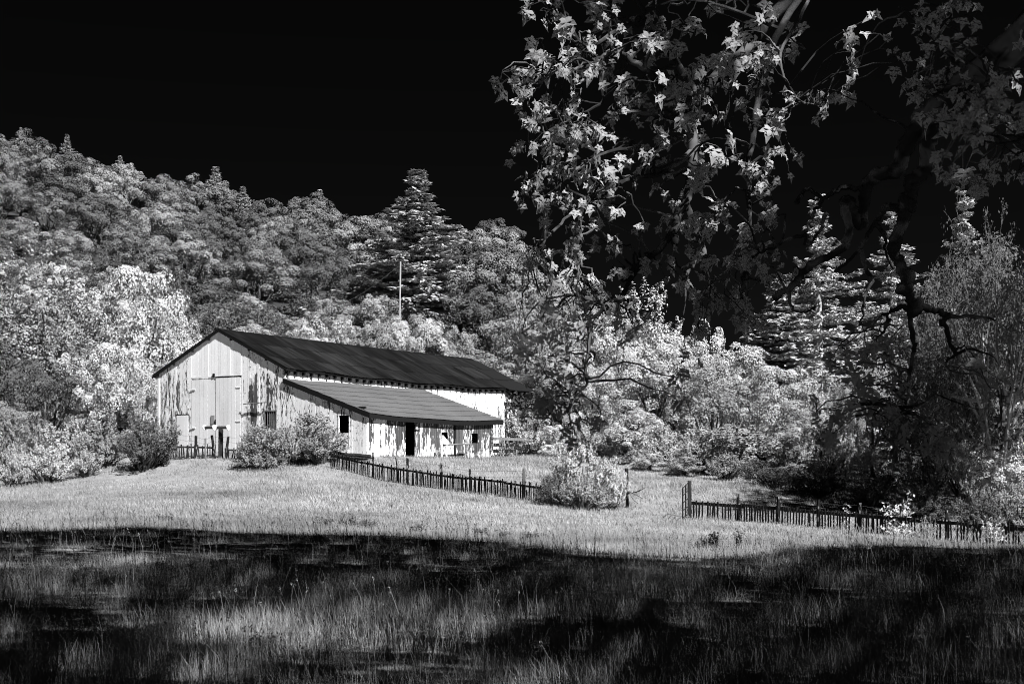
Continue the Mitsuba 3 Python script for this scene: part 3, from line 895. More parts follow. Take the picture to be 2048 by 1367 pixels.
class Kind:
    """Prototypes of a kind of tree or bush; place() adds one as a thing of its own."""

    def __init__(self, protos, leaf, bark, h):
        self.h = h
        self.sets = []
        for pr in protos:
            top = np.percentile(pr[0][0][:, 2], 99.7)
            self.sets.append(([('crown', mikit.ply(pr[0], leaf)), ('trunk', mikit.ply(pr[1], bark, smooth=50))] + ([('twigs', mikit.ply(pr[2], 'twig_pale'))] if len(pr) > 2 else []), top, np.percentile(np.hypot(pr[0][0][:, 0], pr[0][0][:, 1]), 97)))

    def place(self, name, label, cat, x, y, height, radius, g, group=None, sink=0.0, variant=None, zbase=None):
        parts, top, rad = self.sets[int(g.integers(0, len(self.sets))) if variant is None else variant]
        key = thing(name, label, cat, group)
        z = (gz(x, y) if zbase is None else zbase) - sink
        M = rot_place(x, y, z, radius / rad, height / top, g.uniform(0, 360))
        for nm, sh in parts:
            part(key, nm, sh, M)
        return key

    def seen(self, name, label, cat, u, vtop, Y, width, g, group=None, variant=None):
        """A plant whose top shows at (u, vtop) at depth Y, 'width' photograph pixels wide."""
        x = (u - 1024) / F * Y
        z = gz(x, Y)
        return self.place(name, label, cat, x, Y, EYE[2] + (950 - vtop) / F * Y - z, width / 2 / F * Y, g, group, variant=variant)


OAKP = [oak_proto(q) for q in (1, 2, 3, 4)]
OAK = Kind(OAKP, 'leaf_oak', 'bark', 10)
OAK_D = Kind(OAKP[1:], 'leaf_mid', 'bark', 10)
OAK_L = Kind([oak_proto(q) for q in (6, 7)], 'leaf_light', 'bark', 10)
LOW = [oak_proto(q, 10000, .255, 1.8, 9, (.7, 1.3), .98, .30, 7) for q in (11, 12, 13, 14)]
SCRUB_B = Kind(LOW[:3], 'leaf_bright', 'bark', 10)
SCRUB_L = Kind(LOW[1:], 'leaf_light', 'bark', 10)
SCRUB_M = Kind([shoot_proto(q, 4200, .36, 10, 5.5, 150, 1.4) for q in (16, 17)] + LOW[:1], 'leaf_mid', 'bark', 10)
BIG = [oak_proto(q, 15000, .19, 1.8, 11, (.5, 1.05), 1.0, .32, 10) for q in (61, 62, 63)]
LEAFY = Kind(BIG, 'leaf_bright', 'bark', 10)
LEAFY_L = Kind(BIG[::-1], 'leaf_light', 'bark', 10)
LEAFY_M = Kind(BIG[:2], 'leaf_mid', 'bark', 10)
WIL = [shoot_proto(q, 13000, .20, 10, 3.6, 330, 1.15) for q in (21, 22, 23)]
WILLOW = Kind(WIL, 'leaf_bright', 'bark', 10)
WILLOW_L = Kind(WIL[1:], 'leaf_light', 'bark', 10)
WILLOW_M = Kind(WIL[:2], 'leaf_mid', 'bark', 10)
BSH = [shoot_proto(q, 10000, .11, 3.2, 2.0, 240, .55, .12, 9) for q in (31, 32, 39)] + [oak_proto(q, 10000, .32, 1.0, 10, (.6, 1.2), .95, .36, 9) for q in (33, 36)]
BUSH = Kind(BSH, 'leaf_bright', 'bark', 3)
BUSH_L = Kind(BSH, 'leaf_light', 'bark', 3)
BUSH_M = Kind(BSH[:3], 'leaf_mid', 'bark', 3)
CONIFER = Kind([conifer_proto(s) for s in (41, 42)], 'leaf_conifer', 'bark', 16)
PINE = Kind([conifer_proto(43, 20, 7.0, 16, .34, .92, .2, .10, .2), conifer_proto(44, 20, 5.4, 19, .32, .92, .15, .10, .15)], 'leaf_bright', 'bark_pale', 20)
TWIGGY = Kind([twiggy_proto(51, 13, 9500, .15), twiggy_proto(52, 13, 9500, .15)], 'leaf_mid', 'bark_pale', 13)

# ------------------------------------------------------------------ the wooded hillside, tree by tree
g = np.random.default_rng(77)
LAB = {
    'oak': ('hillside_tree', 'rounded dark-leaved tree in the hillside wood', 'tree', 'rounded trees in the wood on the hillside'),
    'oakl': ('hillside_tree', 'paler rounded tree in the hillside wood', 'tree', 'paler rounded trees on the hillside'),
    'oakd': ('hillside_tree', 'darkest rounded tree in the hillside wood', 'tree', 'darkest rounded trees of the hillside wood'),
    'b': ('hillside_shrub', 'bright shrub on the lower hillside', 'shrub', 'bright shrubs on the slope behind the barn'),
    'l': ('hillside_shrub', 'light grey shrub on the lower hillside', 'shrub', 'light grey shrubs on the lower hillside'),
    'm': ('hillside_shrub', 'dark grey shrub across the mid hillside', 'shrub', 'dark grey shrubs across the middle of the hillside'),
}
placed = []


HILL = []


def hill_put(kind, KIND, x, y, h, r):
    nm, lab, cat, gr = LAB[kind]
    u_ = 1024 + F * x / y
    key = KIND.place(nm, lab, cat, x, y, h, r, g, gr, sink=.3)
    zone = 'left of the barn gable' if u_ < 330 else 'above the gable end of the barn' if u_ < 560 else 'above the middle of the barn roof' if u_ < 780 else 'right of the utility pole'
    labels[key]['label'] = f'{lab}, {zone}'
    labels[key]['group'] = f'{gr}, {zone}'
    HILL.append((key, u_, 950 - F * (gz(x, y) - .3 + h - EYE[2]) / y, F * r / y, kind))


Y = 106.0
while Y < 262:
    step = 4.4 if Y < 128 else 5.6 if Y < 150 else 8.0
    u = -190 + g.uniform(0, 60)
    while u < 1330:
        x = (u - 1024) / F * Y + g.normal(0, step * .16)
        y = Y + g.normal(0, step * .2)
        yr = np.interp(u, DIST_U, DIST_Y)
        t = (y - 100) / (yr - 100)
        nz = meshkit.noise(np.array([[x * .045, y * .045, 1.0]]), 5)[0]
        skip = t > 1.0 or (u < 300 and y < 112) or (abs(u - 835) < 46 and 140 < y < 160) or g.random() < .06
        if not skip:
            left = np.clip((430 - u) / 430, 0, 1)
            if t < .17 + .22 * left + .08 * (nz - .5):
                k = 'b' if g.random() < .62 else 'l'
                hill_put(k, SCRUB_B if k == 'b' else SCRUB_L, x, y, g.uniform(3.2, 5.4), g.uniform(2.1, 3.3))
            elif t < .40 + .16 * left + .10 * (nz - .5):
                k = 'm' if g.random() < (.66 if u < 700 else .3) else 'l'
                hill_put(k, SCRUB_M if k == 'm' else SCRUB_L, x, y, g.uniform(3.8, 6.0), g.uniform(2.6, 3.7))
            elif abs(u - 835) < 70 and y < 160:
                hill_put('m', SCRUB_M, x, y, g.uniform(2.6, 3.8), g.uniform(2.4, 3.4))
            else:
                q = g.random()
                k = 'oakl' if q < .18 + .3 * (u > 900) else 'oakd' if q > .72 else 'oak'
                s = g.uniform(.8, 1.15)
                hill_put(k, {'oakl': OAK_L, 'oakd': OAK_D, 'oak': OAK}[k], x, y, 8.0 * s * g.uniform(.8, 1.15), 4.4 * s)
        u += step / Y * F * g.uniform(.85, 1.15)
    Y += step * .9

for (u, v, Y_, w) in ((800, 634, 121, 110), (745, 640, 119, 100), (858, 640, 120, 110), (915, 650, 122, 110), (690, 640, 121, 100), (620, 634, 118, 100)):
    x = (u - 1024) / F * Y_
    hill_put('l' if u % 2 else 'b', SCRUB_L if u % 2 else SCRUB_B, x, Y_, EYE[2] + (950 - v) / F * Y_ - gz(x, Y_) + .3, w / 2 / F * Y_)

ug = np.random.default_rng(17)
n = 5200
uy = ug.uniform(103, 240, n)
ux = (ug.uniform(-150, 1400, n) - 1024) / F * uy
uz = ground(ux, uy)
m = np.repeat(np.arange(n), 14)
d = unit(ug.normal(size=(len(m), 3)) + [0, 0, .5])
up_ = np.stack([ux, uy, uz], 1)[m] + d * (ug.uniform(.4, 1.0, n)[m] * ug.random(len(m)) ** .4)[:, None] * [1.3, 1.3, 1]
single('undergrowth', mikit.ply(leaf_quads(up_, unit(d + ug.normal(size=d.shape) * .4), .34 * ug.uniform(.6, 1.2, len(m)), ug, .7), 'leaf_mid'), 'low dark undergrowth covering the hillside between the trees', 'undergrowth', kind='stuff')

# the trees whose tops stand on the skyline are told apart by their order
tops_ = np.array([q[1:4] for q in HILL])
sky_row = []
for k, (key, u_, v_, w_, kd) in enumerate(HILL):
    dxs = np.abs(tops_[:, 0] - u_) / (tops_[:, 2] * .9)
    cover = tops_[:, 1] + tops_[:, 2] * 1.0 * (1 - np.sqrt(np.clip(1 - dxs ** 2, 0, 1)))
    cover[k] = 1e9
    if not ((dxs < 1) & (cover < v_ + 4)).any() and 20 < u_ < 1000 and kd.startswith('oak'):
        sky_row.append((u_, key, kd))
TONE_OF = {'oak': '', 'oakd': 'dark ', 'oakl': 'pale '}
NTH = 'first second third fourth fifth sixth seventh eighth ninth tenth eleventh twelfth thirteenth fourteenth fifteenth sixteenth seventeenth eighteenth nineteenth twentieth'.split()
for k, (u_, key, kd) in enumerate(sorted(sky_row)[:20]):
    labels[key] = {'label': f'rounded {TONE_OF[kd]}tree on the skyline of the hill, {NTH[k]} rounded treetop from the left', 'category': 'tree', 'group': 'rounded trees along the skyline'}

# conifers that stand out of the wood
CONIFER.seen('conifer', 'big layered conifer rising above the hillside wood left of centre', 'conifer', 835, 344, 150, 330, g, variant=0)
CONIFER.seen('conifer', 'small layered conifer on the ridge against the sky, above the barn gable', 'conifer', 431, 335, 226, 110, g, variant=1)
CONIFER.seen('conifer', 'thin conifer tip on the ridge, second from the left edge', 'conifer', 134, 270, 248, 70, g, variant=0)
CONIFER.seen('conifer', 'low conifer top on the ridge nearest the left edge', 'conifer', 42, 256, 250, 48, g, variant=1)
CONIFER.seen('conifer', 'little conifer tip on the ridge between the leftmost pair and the barn gable', 'conifer', 240, 312, 243, 66, g, variant=1)
CONIFER.seen('conifer', 'flat-topped small conifer on the ridge left of the big layered conifer', 'conifer', 640, 380, 216, 90, g, variant=0)
CONIFER.seen('conifer', 'tiny conifer tip on the ridge right of the one above the barn gable', 'conifer', 486, 374, 222, 90, g, variant=1)
PINE.seen('pine_tree', 'tall airy pine with a pale bare trunk and broad lower boughs at right', 'pine', 1637, 398, 112, 380, g, variant=0)
PINE.seen('pine_tree', 'narrow spired pine with a pale trunk, second from the right edge', 'pine', 1787, 428, 118, 330, g, variant=1)
PINE.seen('pine_tree', 'pine standing behind the twiggy tree at the right edge', 'pine', 1930, 388, 104, 300, g, variant=1)
CONIFER.seen('conifer', 'broad low conifer bough mass below the tall airy pine', 'conifer', 1560, 560, 104, 330, g, variant=1)

# trees and tall brush left of the barn
for (u, v, Y, w, K, lab) in [
    (40, 480, 101, 300, WILLOW_L, 'tall pale leafy tree at the left edge behind the bushes'),
    (265, 540, 102, 250, LEAFY, 'bright leafy tree rising left of the barn gable'),
    (160, 575, 99, 210, WILLOW_L, 'pale leafy tree between the left edge and the bright tree by the barn'),
    (345, 600, 106, 170, LEAFY, 'bright leafy tree just behind the left slope of the barn roof'),
    (-40, 600, 94, 220, WILLOW_M, 'grey leafy tree cut by the left edge of the picture'),
    (90, 720, 92, 190, LEAFY_M, 'mid-height leafy tree low at left, leaves darkened as hollow shade'),  # dark leaf tone stands in for a shaded hollow
    (215, 690, 93, 190, LEAFY, 'bright leafy tree standing close by the barn wall, lower than the one behind'),
    (285, 720, 96, 120, LEAFY, 'narrow bright leafy tree against the left barn wall'),
    (10, 800, 86, 180, LEAFY_L, 'leafy tree low at the left edge')]:
    K.seen('leafy_tree', lab, 'tree', u, v, Y, w, g)
for (u, v, Y, w, K, lab) in [
    (288, 838, 75.5, 150, BUSH_M, 'dark-hollowed bush at the left barn corner, end of the row of bushes'),
    (328, 858, 77.5, 66, BUSH_L, 'small pale bush tucked against the left barn corner'),
    (210, 842, 77.5, 120, BUSH_L, 'pale rounded bush second from the barn in the left row'),
    (140, 836, 79, 130, BUSH, 'bright bush in the middle of the left row'),
    (60, 838, 79, 130, BUSH_L, 'pale bush near the left edge in the row beside the meadow'),
    (95, 890, 74, 110, BUSH, 'low bright bush in front of the left row'),
    (-15, 862, 76, 120, BUSH_L, 'bush cut by the left edge beside the meadow'),
    (25, 905, 73, 80, BUSH, 'lowest bright bush at the left edge of the meadow'),
    (175, 900, 75, 80, BUSH, 'low bright bush in front of the pale rounded bush'),
    (590, 826, 74.5, 205, BUSH_L, 'large pale bush before the barn windows'),
    (500, 842, 75.6, 50, BUSH_L, 'small thin bush at the left of the large bush before the barn'),
    (640, 848, 74.2, 115, BUSH_L, 'pale bush at the right of the large bush before the barn'),
    (540, 850, 73.7, 130, BUSH_L, 'low bush in front of the large bush before the barn'),
    (1172, 884, 61.6, 150, BUSH, 'big bright bush in the gap between the picket fences'),
    (1115, 930, 61.0, 90, BUSH_M, 'dark bush at the left foot of the big bush between the fences'),
    (1220, 915, 61.3, 90, BUSH, 'bright bush at the right foot of the big bush between the fences'),
    (1165, 950, 60.2, 120, BUSH_L, 'low bush before the big bush between the fences')]:
    K.seen('bush', lab, 'bush', u, v, Y, w, g, variant=int(g.integers(0, 3)))

# right of the barn
for (u, v, Y, w, K, lab) in [
    (1290, 568, 108, 210, WILLOW, 'tall bright tree with brushy upright shoots against the sky, right of centre'),
    (1205, 620, 104, 190, LEAFY, 'bright tree left of the brushy one against the sky'),
    (1100, 560, 126, 170, LEAFY_L, 'pale tree at the right foot of the hillside'),
    (1130, 660, 104, 170, LEAFY_L, 'pale tree behind the far end of the barn'),
    (1185, 730, 98, 170, LEAFY, 'bright tree beyond the corral'),
    (1400, 640, 104, 170, LEAFY, 'bright tree right of the brushy one against the sky'),
    (1330, 690, 96, 210, LEAFY, 'bright broad tree in the middle of the right wood'),
    (1470, 690, 98, 190, LEAFY, 'bright tree below the tall airy pine'),
    (1425, 735, 92, 210, LEAFY_L, 'pale broad tree low in the right wood'),
    (1550, 735, 91, 200, LEAFY, 'bright broad tree right of the pale broad one'),
    (1640, 732, 90, 120, WILLOW, 'bright tree with upright shoots at the right end of the bright wood'),
    (1600, 800, 84, 180, LEAFY_L, 'pale tree low before the dark gap at right'),
    (1250, 800, 92, 150, LEAFY, 'bright low tree beyond the big bush between the fences'),
    (1700, 780, 88, 90, LEAFY_L, 'small pale tree at the edge of the dark gap'),
    (1985, 470, 97, 330, OAK_D, 'dark dense tree behind the wide twiggy tree at the right edge'),
    (1890, 600, 93, 230, OAK, 'dark dense tree between the narrow spired pine and the twiggy tree'),
    (2005, 545, 85, 320, LEAFY_M, 'broad dark leafy tree mass filling the wide twiggy tree at the right edge'),
    (1890, 690, 81, 200, LEAFY_M, 'dark leafy mass under the lower twiggy tree'),
    (1790, 640, 96, 230, OAK, 'dark tree in the gap before the twiggy tree'),
    (1745, 740, 90, 170, OAK, 'dark low tree behind the sycamore twigs'),
    (1850, 780, 84, 170, LEAFY_M, 'grey tree under the twiggy tree'),
    (2010, 640, 92, 260, LEAFY_M, 'grey leafy tree behind the twiggy tree at the right edge')]:
    K.seen('leafy_tree', lab, 'tree', u, v, Y, w, g)
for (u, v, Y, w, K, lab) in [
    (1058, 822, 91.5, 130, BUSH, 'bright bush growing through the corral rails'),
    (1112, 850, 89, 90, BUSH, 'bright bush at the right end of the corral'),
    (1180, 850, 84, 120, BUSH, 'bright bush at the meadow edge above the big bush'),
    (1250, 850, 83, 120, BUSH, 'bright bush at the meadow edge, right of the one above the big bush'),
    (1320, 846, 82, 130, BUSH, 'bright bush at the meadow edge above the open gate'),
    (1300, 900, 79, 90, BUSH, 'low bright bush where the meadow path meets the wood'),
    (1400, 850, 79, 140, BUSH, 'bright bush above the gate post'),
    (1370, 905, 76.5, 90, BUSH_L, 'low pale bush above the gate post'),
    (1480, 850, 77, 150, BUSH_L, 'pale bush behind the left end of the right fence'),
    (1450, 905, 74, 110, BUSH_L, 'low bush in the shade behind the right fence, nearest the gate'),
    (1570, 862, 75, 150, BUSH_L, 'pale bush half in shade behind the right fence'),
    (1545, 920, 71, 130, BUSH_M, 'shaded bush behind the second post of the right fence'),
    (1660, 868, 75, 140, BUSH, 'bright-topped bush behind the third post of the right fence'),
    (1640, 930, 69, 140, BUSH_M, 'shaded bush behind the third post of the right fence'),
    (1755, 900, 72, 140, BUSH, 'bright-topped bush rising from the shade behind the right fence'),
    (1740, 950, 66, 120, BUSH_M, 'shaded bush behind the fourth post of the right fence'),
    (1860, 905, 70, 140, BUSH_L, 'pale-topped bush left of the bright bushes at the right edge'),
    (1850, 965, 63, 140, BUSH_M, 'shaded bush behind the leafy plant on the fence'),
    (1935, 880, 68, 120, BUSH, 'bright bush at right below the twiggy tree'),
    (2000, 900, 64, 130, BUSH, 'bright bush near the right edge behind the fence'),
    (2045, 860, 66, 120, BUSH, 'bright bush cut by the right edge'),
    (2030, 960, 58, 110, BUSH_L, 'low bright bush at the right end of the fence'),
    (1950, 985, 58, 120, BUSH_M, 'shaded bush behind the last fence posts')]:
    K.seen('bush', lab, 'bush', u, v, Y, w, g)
TWIGGY.seen('twiggy_tree', 'wide twiggy tree with pale bare branches at the right edge', 'tree', 1995, 400, 78, 330, g, variant=0)
TWIGGY.seen('twiggy_tree', 'lower twiggy tree with pale branches left of the wide one', 'tree', 1890, 560, 82, 230, g, variant=1)

# creeper over the rotten far corner of the barn
cg = np.random.default_rng(8)
n = 2600
ly = cg.uniform(21.6, 25.2, n)
lz = cg.uniform(3.2, 7.1, n)
keep = cg.random(n) < np.clip((ly - 21.4) / 1.6, .15, 1)
lx = .08 + .35 * cg.random(n) ** 2 + np.where(ly > 24.3, cg.uniform(-2.5, .6, n), 0)
P = np.array([np.r_[barn_xy(a, b), c] for a, b, c in zip(lx[keep], ly[keep], lz[keep])])
ck = thing('creeper', 'dark creeper hanging over the rotten far corner of the barn', 'creeper')
part(ck, 'leaves', mikit.ply(leaf_quads(P, unit(cg.normal(size=P.shape) + np.r_[R0, .3]), cg.uniform(.14, .3, len(P)), cg, .7), 'weed_dark'))
part(ck, 'stem', mikit.ply(join([tube(smooth_path([bline(.1, 24.0 - k * .6, 2.3), bline(.2, 23.6 - k * .6 + cg.normal(0, .2), 4.5), bline(.2, 24 - k * .7, 6.8)], 8, cg, .05), .03, 5) for k in range(4)]), 'bark'))
# ------------------------------------------------------------------ the overhanging sycamore
sg = np.random.default_rng(21)
syc = thing('sycamore', 'sycamore with lobed leaves and crooked dark limbs hanging in from the upper right', 'tree')
#  limbs as (u, v, depth) bends and thickness in metres at both ends
LIMBS = [
    ([(2230, -180, 9.0), (2120, -20, 9.6), (2030, 85, 10.0), (1950, 152, 10.3), (1895, 205, 10.5), (1842, 243, 10.7)], .14, .105),
    ([(1850, 238, 10.7), (1826, 268, 10.7), (1810, 300, 10.8), (1799, 328, 10.8), (1790, 344, 10.8), (1757, 347, 10.9), (1739, 364, 11.0), (1730, 390, 11.0), (1728, 420, 11.1), (1727, 446, 11.1)], .078, .042),
    ([(1727, 446, 11.1), (1716, 450, 11.05), (1708, 432, 11.0), (1700, 410, 10.95), (1690, 408, 10.9), (1690, 426, 10.9), (1697, 452, 10.9), (1697, 472, 10.95), (1688, 494, 11.0), (1663, 510, 11.1), (1626, 526, 11.2), (1603, 550, 11.3), (1580, 577, 11.3), (1549, 595, 11.4)], .044, .030),
    ([(1730, 385, 11.0), (1700, 374, 11.0), (1668, 384, 11.0), (1646, 400, 11.1), (1628, 424, 11.1), (1616, 452, 11.1), (1608, 490, 11.2)], .028, .012),
    ([(1646, 400, 11.1), (1618, 379, 11.1), (1602, 392, 11.1), (1592, 406, 11.0)], .018, .018),
    ([(1651, 425, 11.1), (1640, 460, 11.2), (1612, 492, 11.3)], .022, .010),
    ([(1858, 238, 10.7), (1857, 275, 10.6), (1854, 312, 10.6), (1851, 338, 10.6), (1836, 356, 10.6), (1820, 366, 10.6), (1822, 388, 10.6), (1812, 412, 10.6), (1807, 438, 10.6), (1796, 464, 10.6), (1789, 484, 10.6), (1790, 508, 10.6), (1803, 536, 10.6), (1814, 560, 10.6), (1816, 584, 10.6), (1828, 612, 10.6)], .066, .044),
    ([(1822, 606, 10.6), (1822, 640, 10.6), (1826, 680, 10.6), (1829, 700, 10.6), (1821, 735, 10.6), (1818, 770, 10.6), (1808, 812, 10.6), (1792, 838, 10.6)], .026, .008),
    ([(1832, 612, 10.6), (1862, 617, 10.7), (1888, 626, 10.7), (1902, 632, 10.8), (1948, 632, 10.9), (1990, 640, 11.0)], .038, .009),
    ([(1896, 632, 10.7), (1884, 645, 10.7), (1896, 664, 10.7), (1902, 690, 10.7), (1911, 710, 10.7), (1893, 724, 10.7), (1902, 748, 10.7)], .028, .007),
    ([(1816, 612, 10.6), (1795, 616, 10.6), (1778, 626, 10.6), (1768, 660, 10.6)], .028, .008),
    ([(1806, 420, 10.6), (1792, 414, 10.6), (1774, 412, 10.7), (1763, 428, 10.7), (1750, 448, 10.8), (1733, 472, 10.8), (1717, 496, 10.9), (1700, 520, 11.0), (1668, 545, 11.1)], .030, .012),
    ([(1752, 446, 10.8), (1766, 465, 10.8), (1773, 480, 10.8), (1768, 498, 10.8), (1790, 540, 10.8)], .022, .008),
    ([(1720, 500, 10.9), (1735, 545, 10.9), (1745, 560, 11.0), (1728, 605, 11.0), (1722, 650, 11.0)], .022, .008),
    ([(1745, 560, 11.0), (1718, 600, 11.0), (1690, 590, 11.0), (1660, 600, 11.0)], .012, .005),
    ([(1577, 578, 11.3), (1582, 610, 11.2), (1592, 625, 11.2), (1625, 618, 11.1), (1640, 605, 11.1)], .016, .005),
    # middle limbs of the hanging crown
    ([(2100, -260, 12.0), (1800, -160, 12.4), (1640, -60, 12.6), (1540, 40, 12.6), (1480, 110, 12.5), (1425, 162, 12.3), (1395, 188, 12.2), (1378, 232, 12.2), (1385, 300, 12.2), (1381, 363, 12.2), (1372, 402, 12.2), (1358, 428, 12.2), (1347, 458, 12.2), (1320, 497, 12.2), (1283, 527, 12.2), (1245, 560, 12.2)], .078, .026),
    ([(1283, 527, 12.2), (1262, 556, 12.2), (1241, 600, 12.1), (1226, 612, 12.1), (1196, 604, 12.1), (1160, 592, 12.0), (1130, 588, 12.0)], .028, .009),
    ([(1238, 604, 12.1), (1215, 616, 12.0), (1185, 640, 12.0), (1178, 690, 12.0), (1172, 742, 12.0), (1174, 768, 12.0), (1150, 795, 12.0), (1140, 830, 12.0), (1150, 870, 12.0)], .024, .006),
    ([(1374, 412, 12.2), (1388, 456, 12.1), (1403, 480, 12.1), (1407, 506, 12.1), (1394, 522, 12.1), (1375, 546, 12.1), (1364, 560, 12.1)], .030, .010),
    ([(1385, 300, 12.2), (1350, 330, 12.0), (1310, 350, 11.9), (1262, 356, 11.8), (1215, 384, 11.7), (1160, 412, 11.6), (1120, 450, 11.6), (1085, 486, 11.5), (1070, 530, 11.5)], .028, .008),
    ([(1168, 404, 11.6), (1160, 440, 11.6), (1154, 488, 11.6), (1152, 510, 11.6), (1165, 530, 11.6)], .022, .006),
    ([(1300, 300, 12.0), (1225, 303, 11.9), (1180, 322, 11.9), (1140, 350, 11.8), (1100, 384, 11.8), (1060, 402, 11.8)], .020, .005),
    ([(1395, 190, 12.2), (1340, 180, 12.0), (1290, 140, 11.9), (1235, 105, 11.8), (1205, 112, 11.7), (1170, 135, 11.6), (1115, 140, 11.5), (1075, 170, 11.5)], .036, .008),
    ([(1205, 112, 11.7), (1203, 160, 11.7), (1208, 200, 11.7), (1196, 208, 11.7), (1150, 235, 11.6), (1100, 262, 11.6)], .020, .006),
    ([(1378, 240, 12.2), (1330, 235, 12.0), (1275, 222, 11.9), (1225, 232, 11.8), (1170, 255, 11.7), (1105, 268, 11.6), (1060, 292, 11.6)], .024, .006),
    ([(1425, 162, 12.3), (1445, 165, 12.2), (1462, 185, 12.1), (1480, 205, 12.1), (1500, 215, 12.1), (1530, 240, 12.1)], .014, .005),
    ([(1640, -60, 12.6), (1560, 60, 12.5), (1520, 180, 12.4), (1508, 260, 12.3), (1496, 340, 12.3), (1497, 400, 12.3), (1498, 460, 12.3), (1480, 520, 12.3), (1490, 560, 12.2)], .040, .014),
    ([(1498, 450, 12.3), (1470, 500, 12.2), (1440, 530, 12.2)], .02, .006),
    ([(1395, 188, 12.2), (1300, 40, 12.4), (1240, -40, 12.6)], .034, .02),
    ([(1300, 40, 12.4), (1240, 60, 12.2), (1170, 90, 12.1), (1110, 20, 12.0)], .03, .008),
    ([(1640, -60, 12.6), (1600, 40, 12.2), (1560, 110, 12.0), (1590, 190, 11.9), (1640, 215, 11.9)], .02, .005),
    ([(1560, 60, 12.5), (1470, 20, 12.4), (1380, 0, 12.3), (1290, 15, 12.3)], .022, .007),
    ([(1608, 470, 11.2), (1570, 480, 11.4), (1545, 495, 11.6), (1510, 510, 11.8), (1460, 540, 12.0), (1420, 560, 12.0)], .018, .006),
    ([(1895, 205, 10.5), (1850, 190, 10.5), (1820, 200, 10.5)], .02, .006),
    ([(1950, 152, 10.3), (1900, 110, 10.3), (1850, 60, 10.3), (1800, 10, 10.4)], .03, .008),
    ([(1940, 165, 10.3), (1950, 220, 10.3), (1940, 255, 10.2), (1960, 270, 10.2)], .02, .006),
    ([(2030, 85, 10.0), (1990, 130, 9.9), (1975, 200, 9.9), (1955, 250, 9.9), (2000, 280, 9.9)], .026, .006),
    ([(2120, -20, 9.6), (2080, 120, 9.6), (2060, 240, 9.6), (2040, 340, 9.6)], .03, .008),
]
skel, skel_r = [], []
TRUNK = np.array([5.4, 6.6])
tz = gz(*TRUNK)
crotch = np.array([TRUNK[0] - .1, TRUNK[1] + .2, 5.2])
part(syc, 'trunk', mikit.ply(tube(smooth_path([[TRUNK[0], TRUNK[1], tz - .4], [TRUNK[0] + .05, TRUNK[1], 2.0], crotch, [TRUNK[0] + .6, TRUNK[1] - .6, 10], [TRUNK[0] + 1.6, TRUNK[1] - 1.4, 16], [TRUNK[0] + 2.0, TRUNK[1] - 2.0, 21]], 20), np.linspace(.62, .12, 20), 14), 'bark_sycamore', smooth=60))
for k, (pl, r0, r1) in enumerate(LIMBS):
    q = np.array([at(*b) for b in pl])
    n = max(8, len(q) * 4)
    path = smooth_path(q, n)
    Ls = np.linspace(0, 1, n)
    rr = r0 + (r1 - r0) * Ls
    rr = rr * .86 * (1 + .06 * np.sin(Ls * 31 + k) + .05 * sg.normal(size=n).clip(-1, 1) * (r0 > .03))
    path = path + sg.normal(0, .006, path.shape)
    part(syc, 'limb' if r0 > .03 else 'branch', mikit.ply(tube(path, rr, 8 if r0 > .03 else 5), 'bark_sycamore', smooth=60))
    skel.append(path)
    skel_r.append(rr)
for (a, b, r0, r1) in [(crotch + [0, 0, 1.2], at(2230, -180, 9.0), .22, .14), (crotch + [.3, -.3, 3.2], at(2100, -260, 12.0), .16, .078)]:
    mid = (a + b) / 2 + np.array([0, 0, .25])
    part(syc, 'limb', mikit.ply(tube(smooth_path([a - [0, 0, .8], a, mid, b], 12), np.linspace(r0 * 1.1, r1, 12), 9), 'bark_sycamore', smooth=60))
# knots on the limbs
for (u, v, Y, r) in [(1695, 404, 10.93, .085), (1815, 405, 10.6, .10), (1826, 372, 10.6, .08), (1818, 555, 10.6, .08), (1831, 615, 10.6, .09), (1805, 578, 10.6, .06), (1790, 345, 10.8, .075), (1350, 480, 12.2, .06), (1727, 447, 11.1, .06)]:
    c = at(u, v, Y)
    a = sg.normal(size=3)
    a = unit(a)
    part(syc, 'knot', mikit.ply(tube([c - a * r * .9, c - a * r * .5, c, c + a * r * .5, c + a * r * .9], np.array([.35, .85, 1, .8, .3]) * r * .62, 8), 'bark_sycamore', smooth=60))
SK, SKR = np.vstack(skel), np.concatenate(skel_r)
sktree = cKDTree(SK)


def lobed_leaf(seed):
    """A five-lobed leaf, stalk at the origin, tip at y = 1."""
    q = np.random.default_rng(seed)
    half = np.array([(.05, -.02), (.24, -.10), (.50, -.02), (.36, .14), (.56, .26), (.76, .56), (.50, .52), (.27, .46), (.32, .66), (.15, .86)]) * [1, 1] + q.normal(0, .022, (10, 2))
    out = np.vstack([[(0, .02)], half, [(0, 1.05)], (half * [-1, 1])[::-1] + q.normal(0, .02, (10, 2))])
    mid = np.array([(0, .25), (0, .48), (0, .72)])
    v = np.vstack([out, mid])
    f = []
    n = len(out)
    for k in range(n):
        y = (out[k][1] + out[(k + 1) % n][1]) / 2
        m = n + (0 if y < .3 else 1 if y < .62 else 2)
        f.append([k, (k + 1) % n, m])
    f += [[7, n + 1, n + 0], [4, 4, 4]][:1] + [[n + 2, 8, n + 1], [n + 1, 15, n + 0], [n + 2, 14, n + 1]]
    curl, fold = q.uniform(.15, .85), q.uniform(.1, .65)
    v[:, 0] *= q.uniform(.72, 1.05)
    z = -curl * v[:, 1] ** 2 + fold * abs(v[:, 0]) - .45 * np.maximum(abs(v[:, 0]) - .3, 0) + q.normal(0, .015, len(v))
    return np.column_stack([v, z]), np.array(f)


LEAF = [lobed_leaf(s) for s in range(60, 68)]
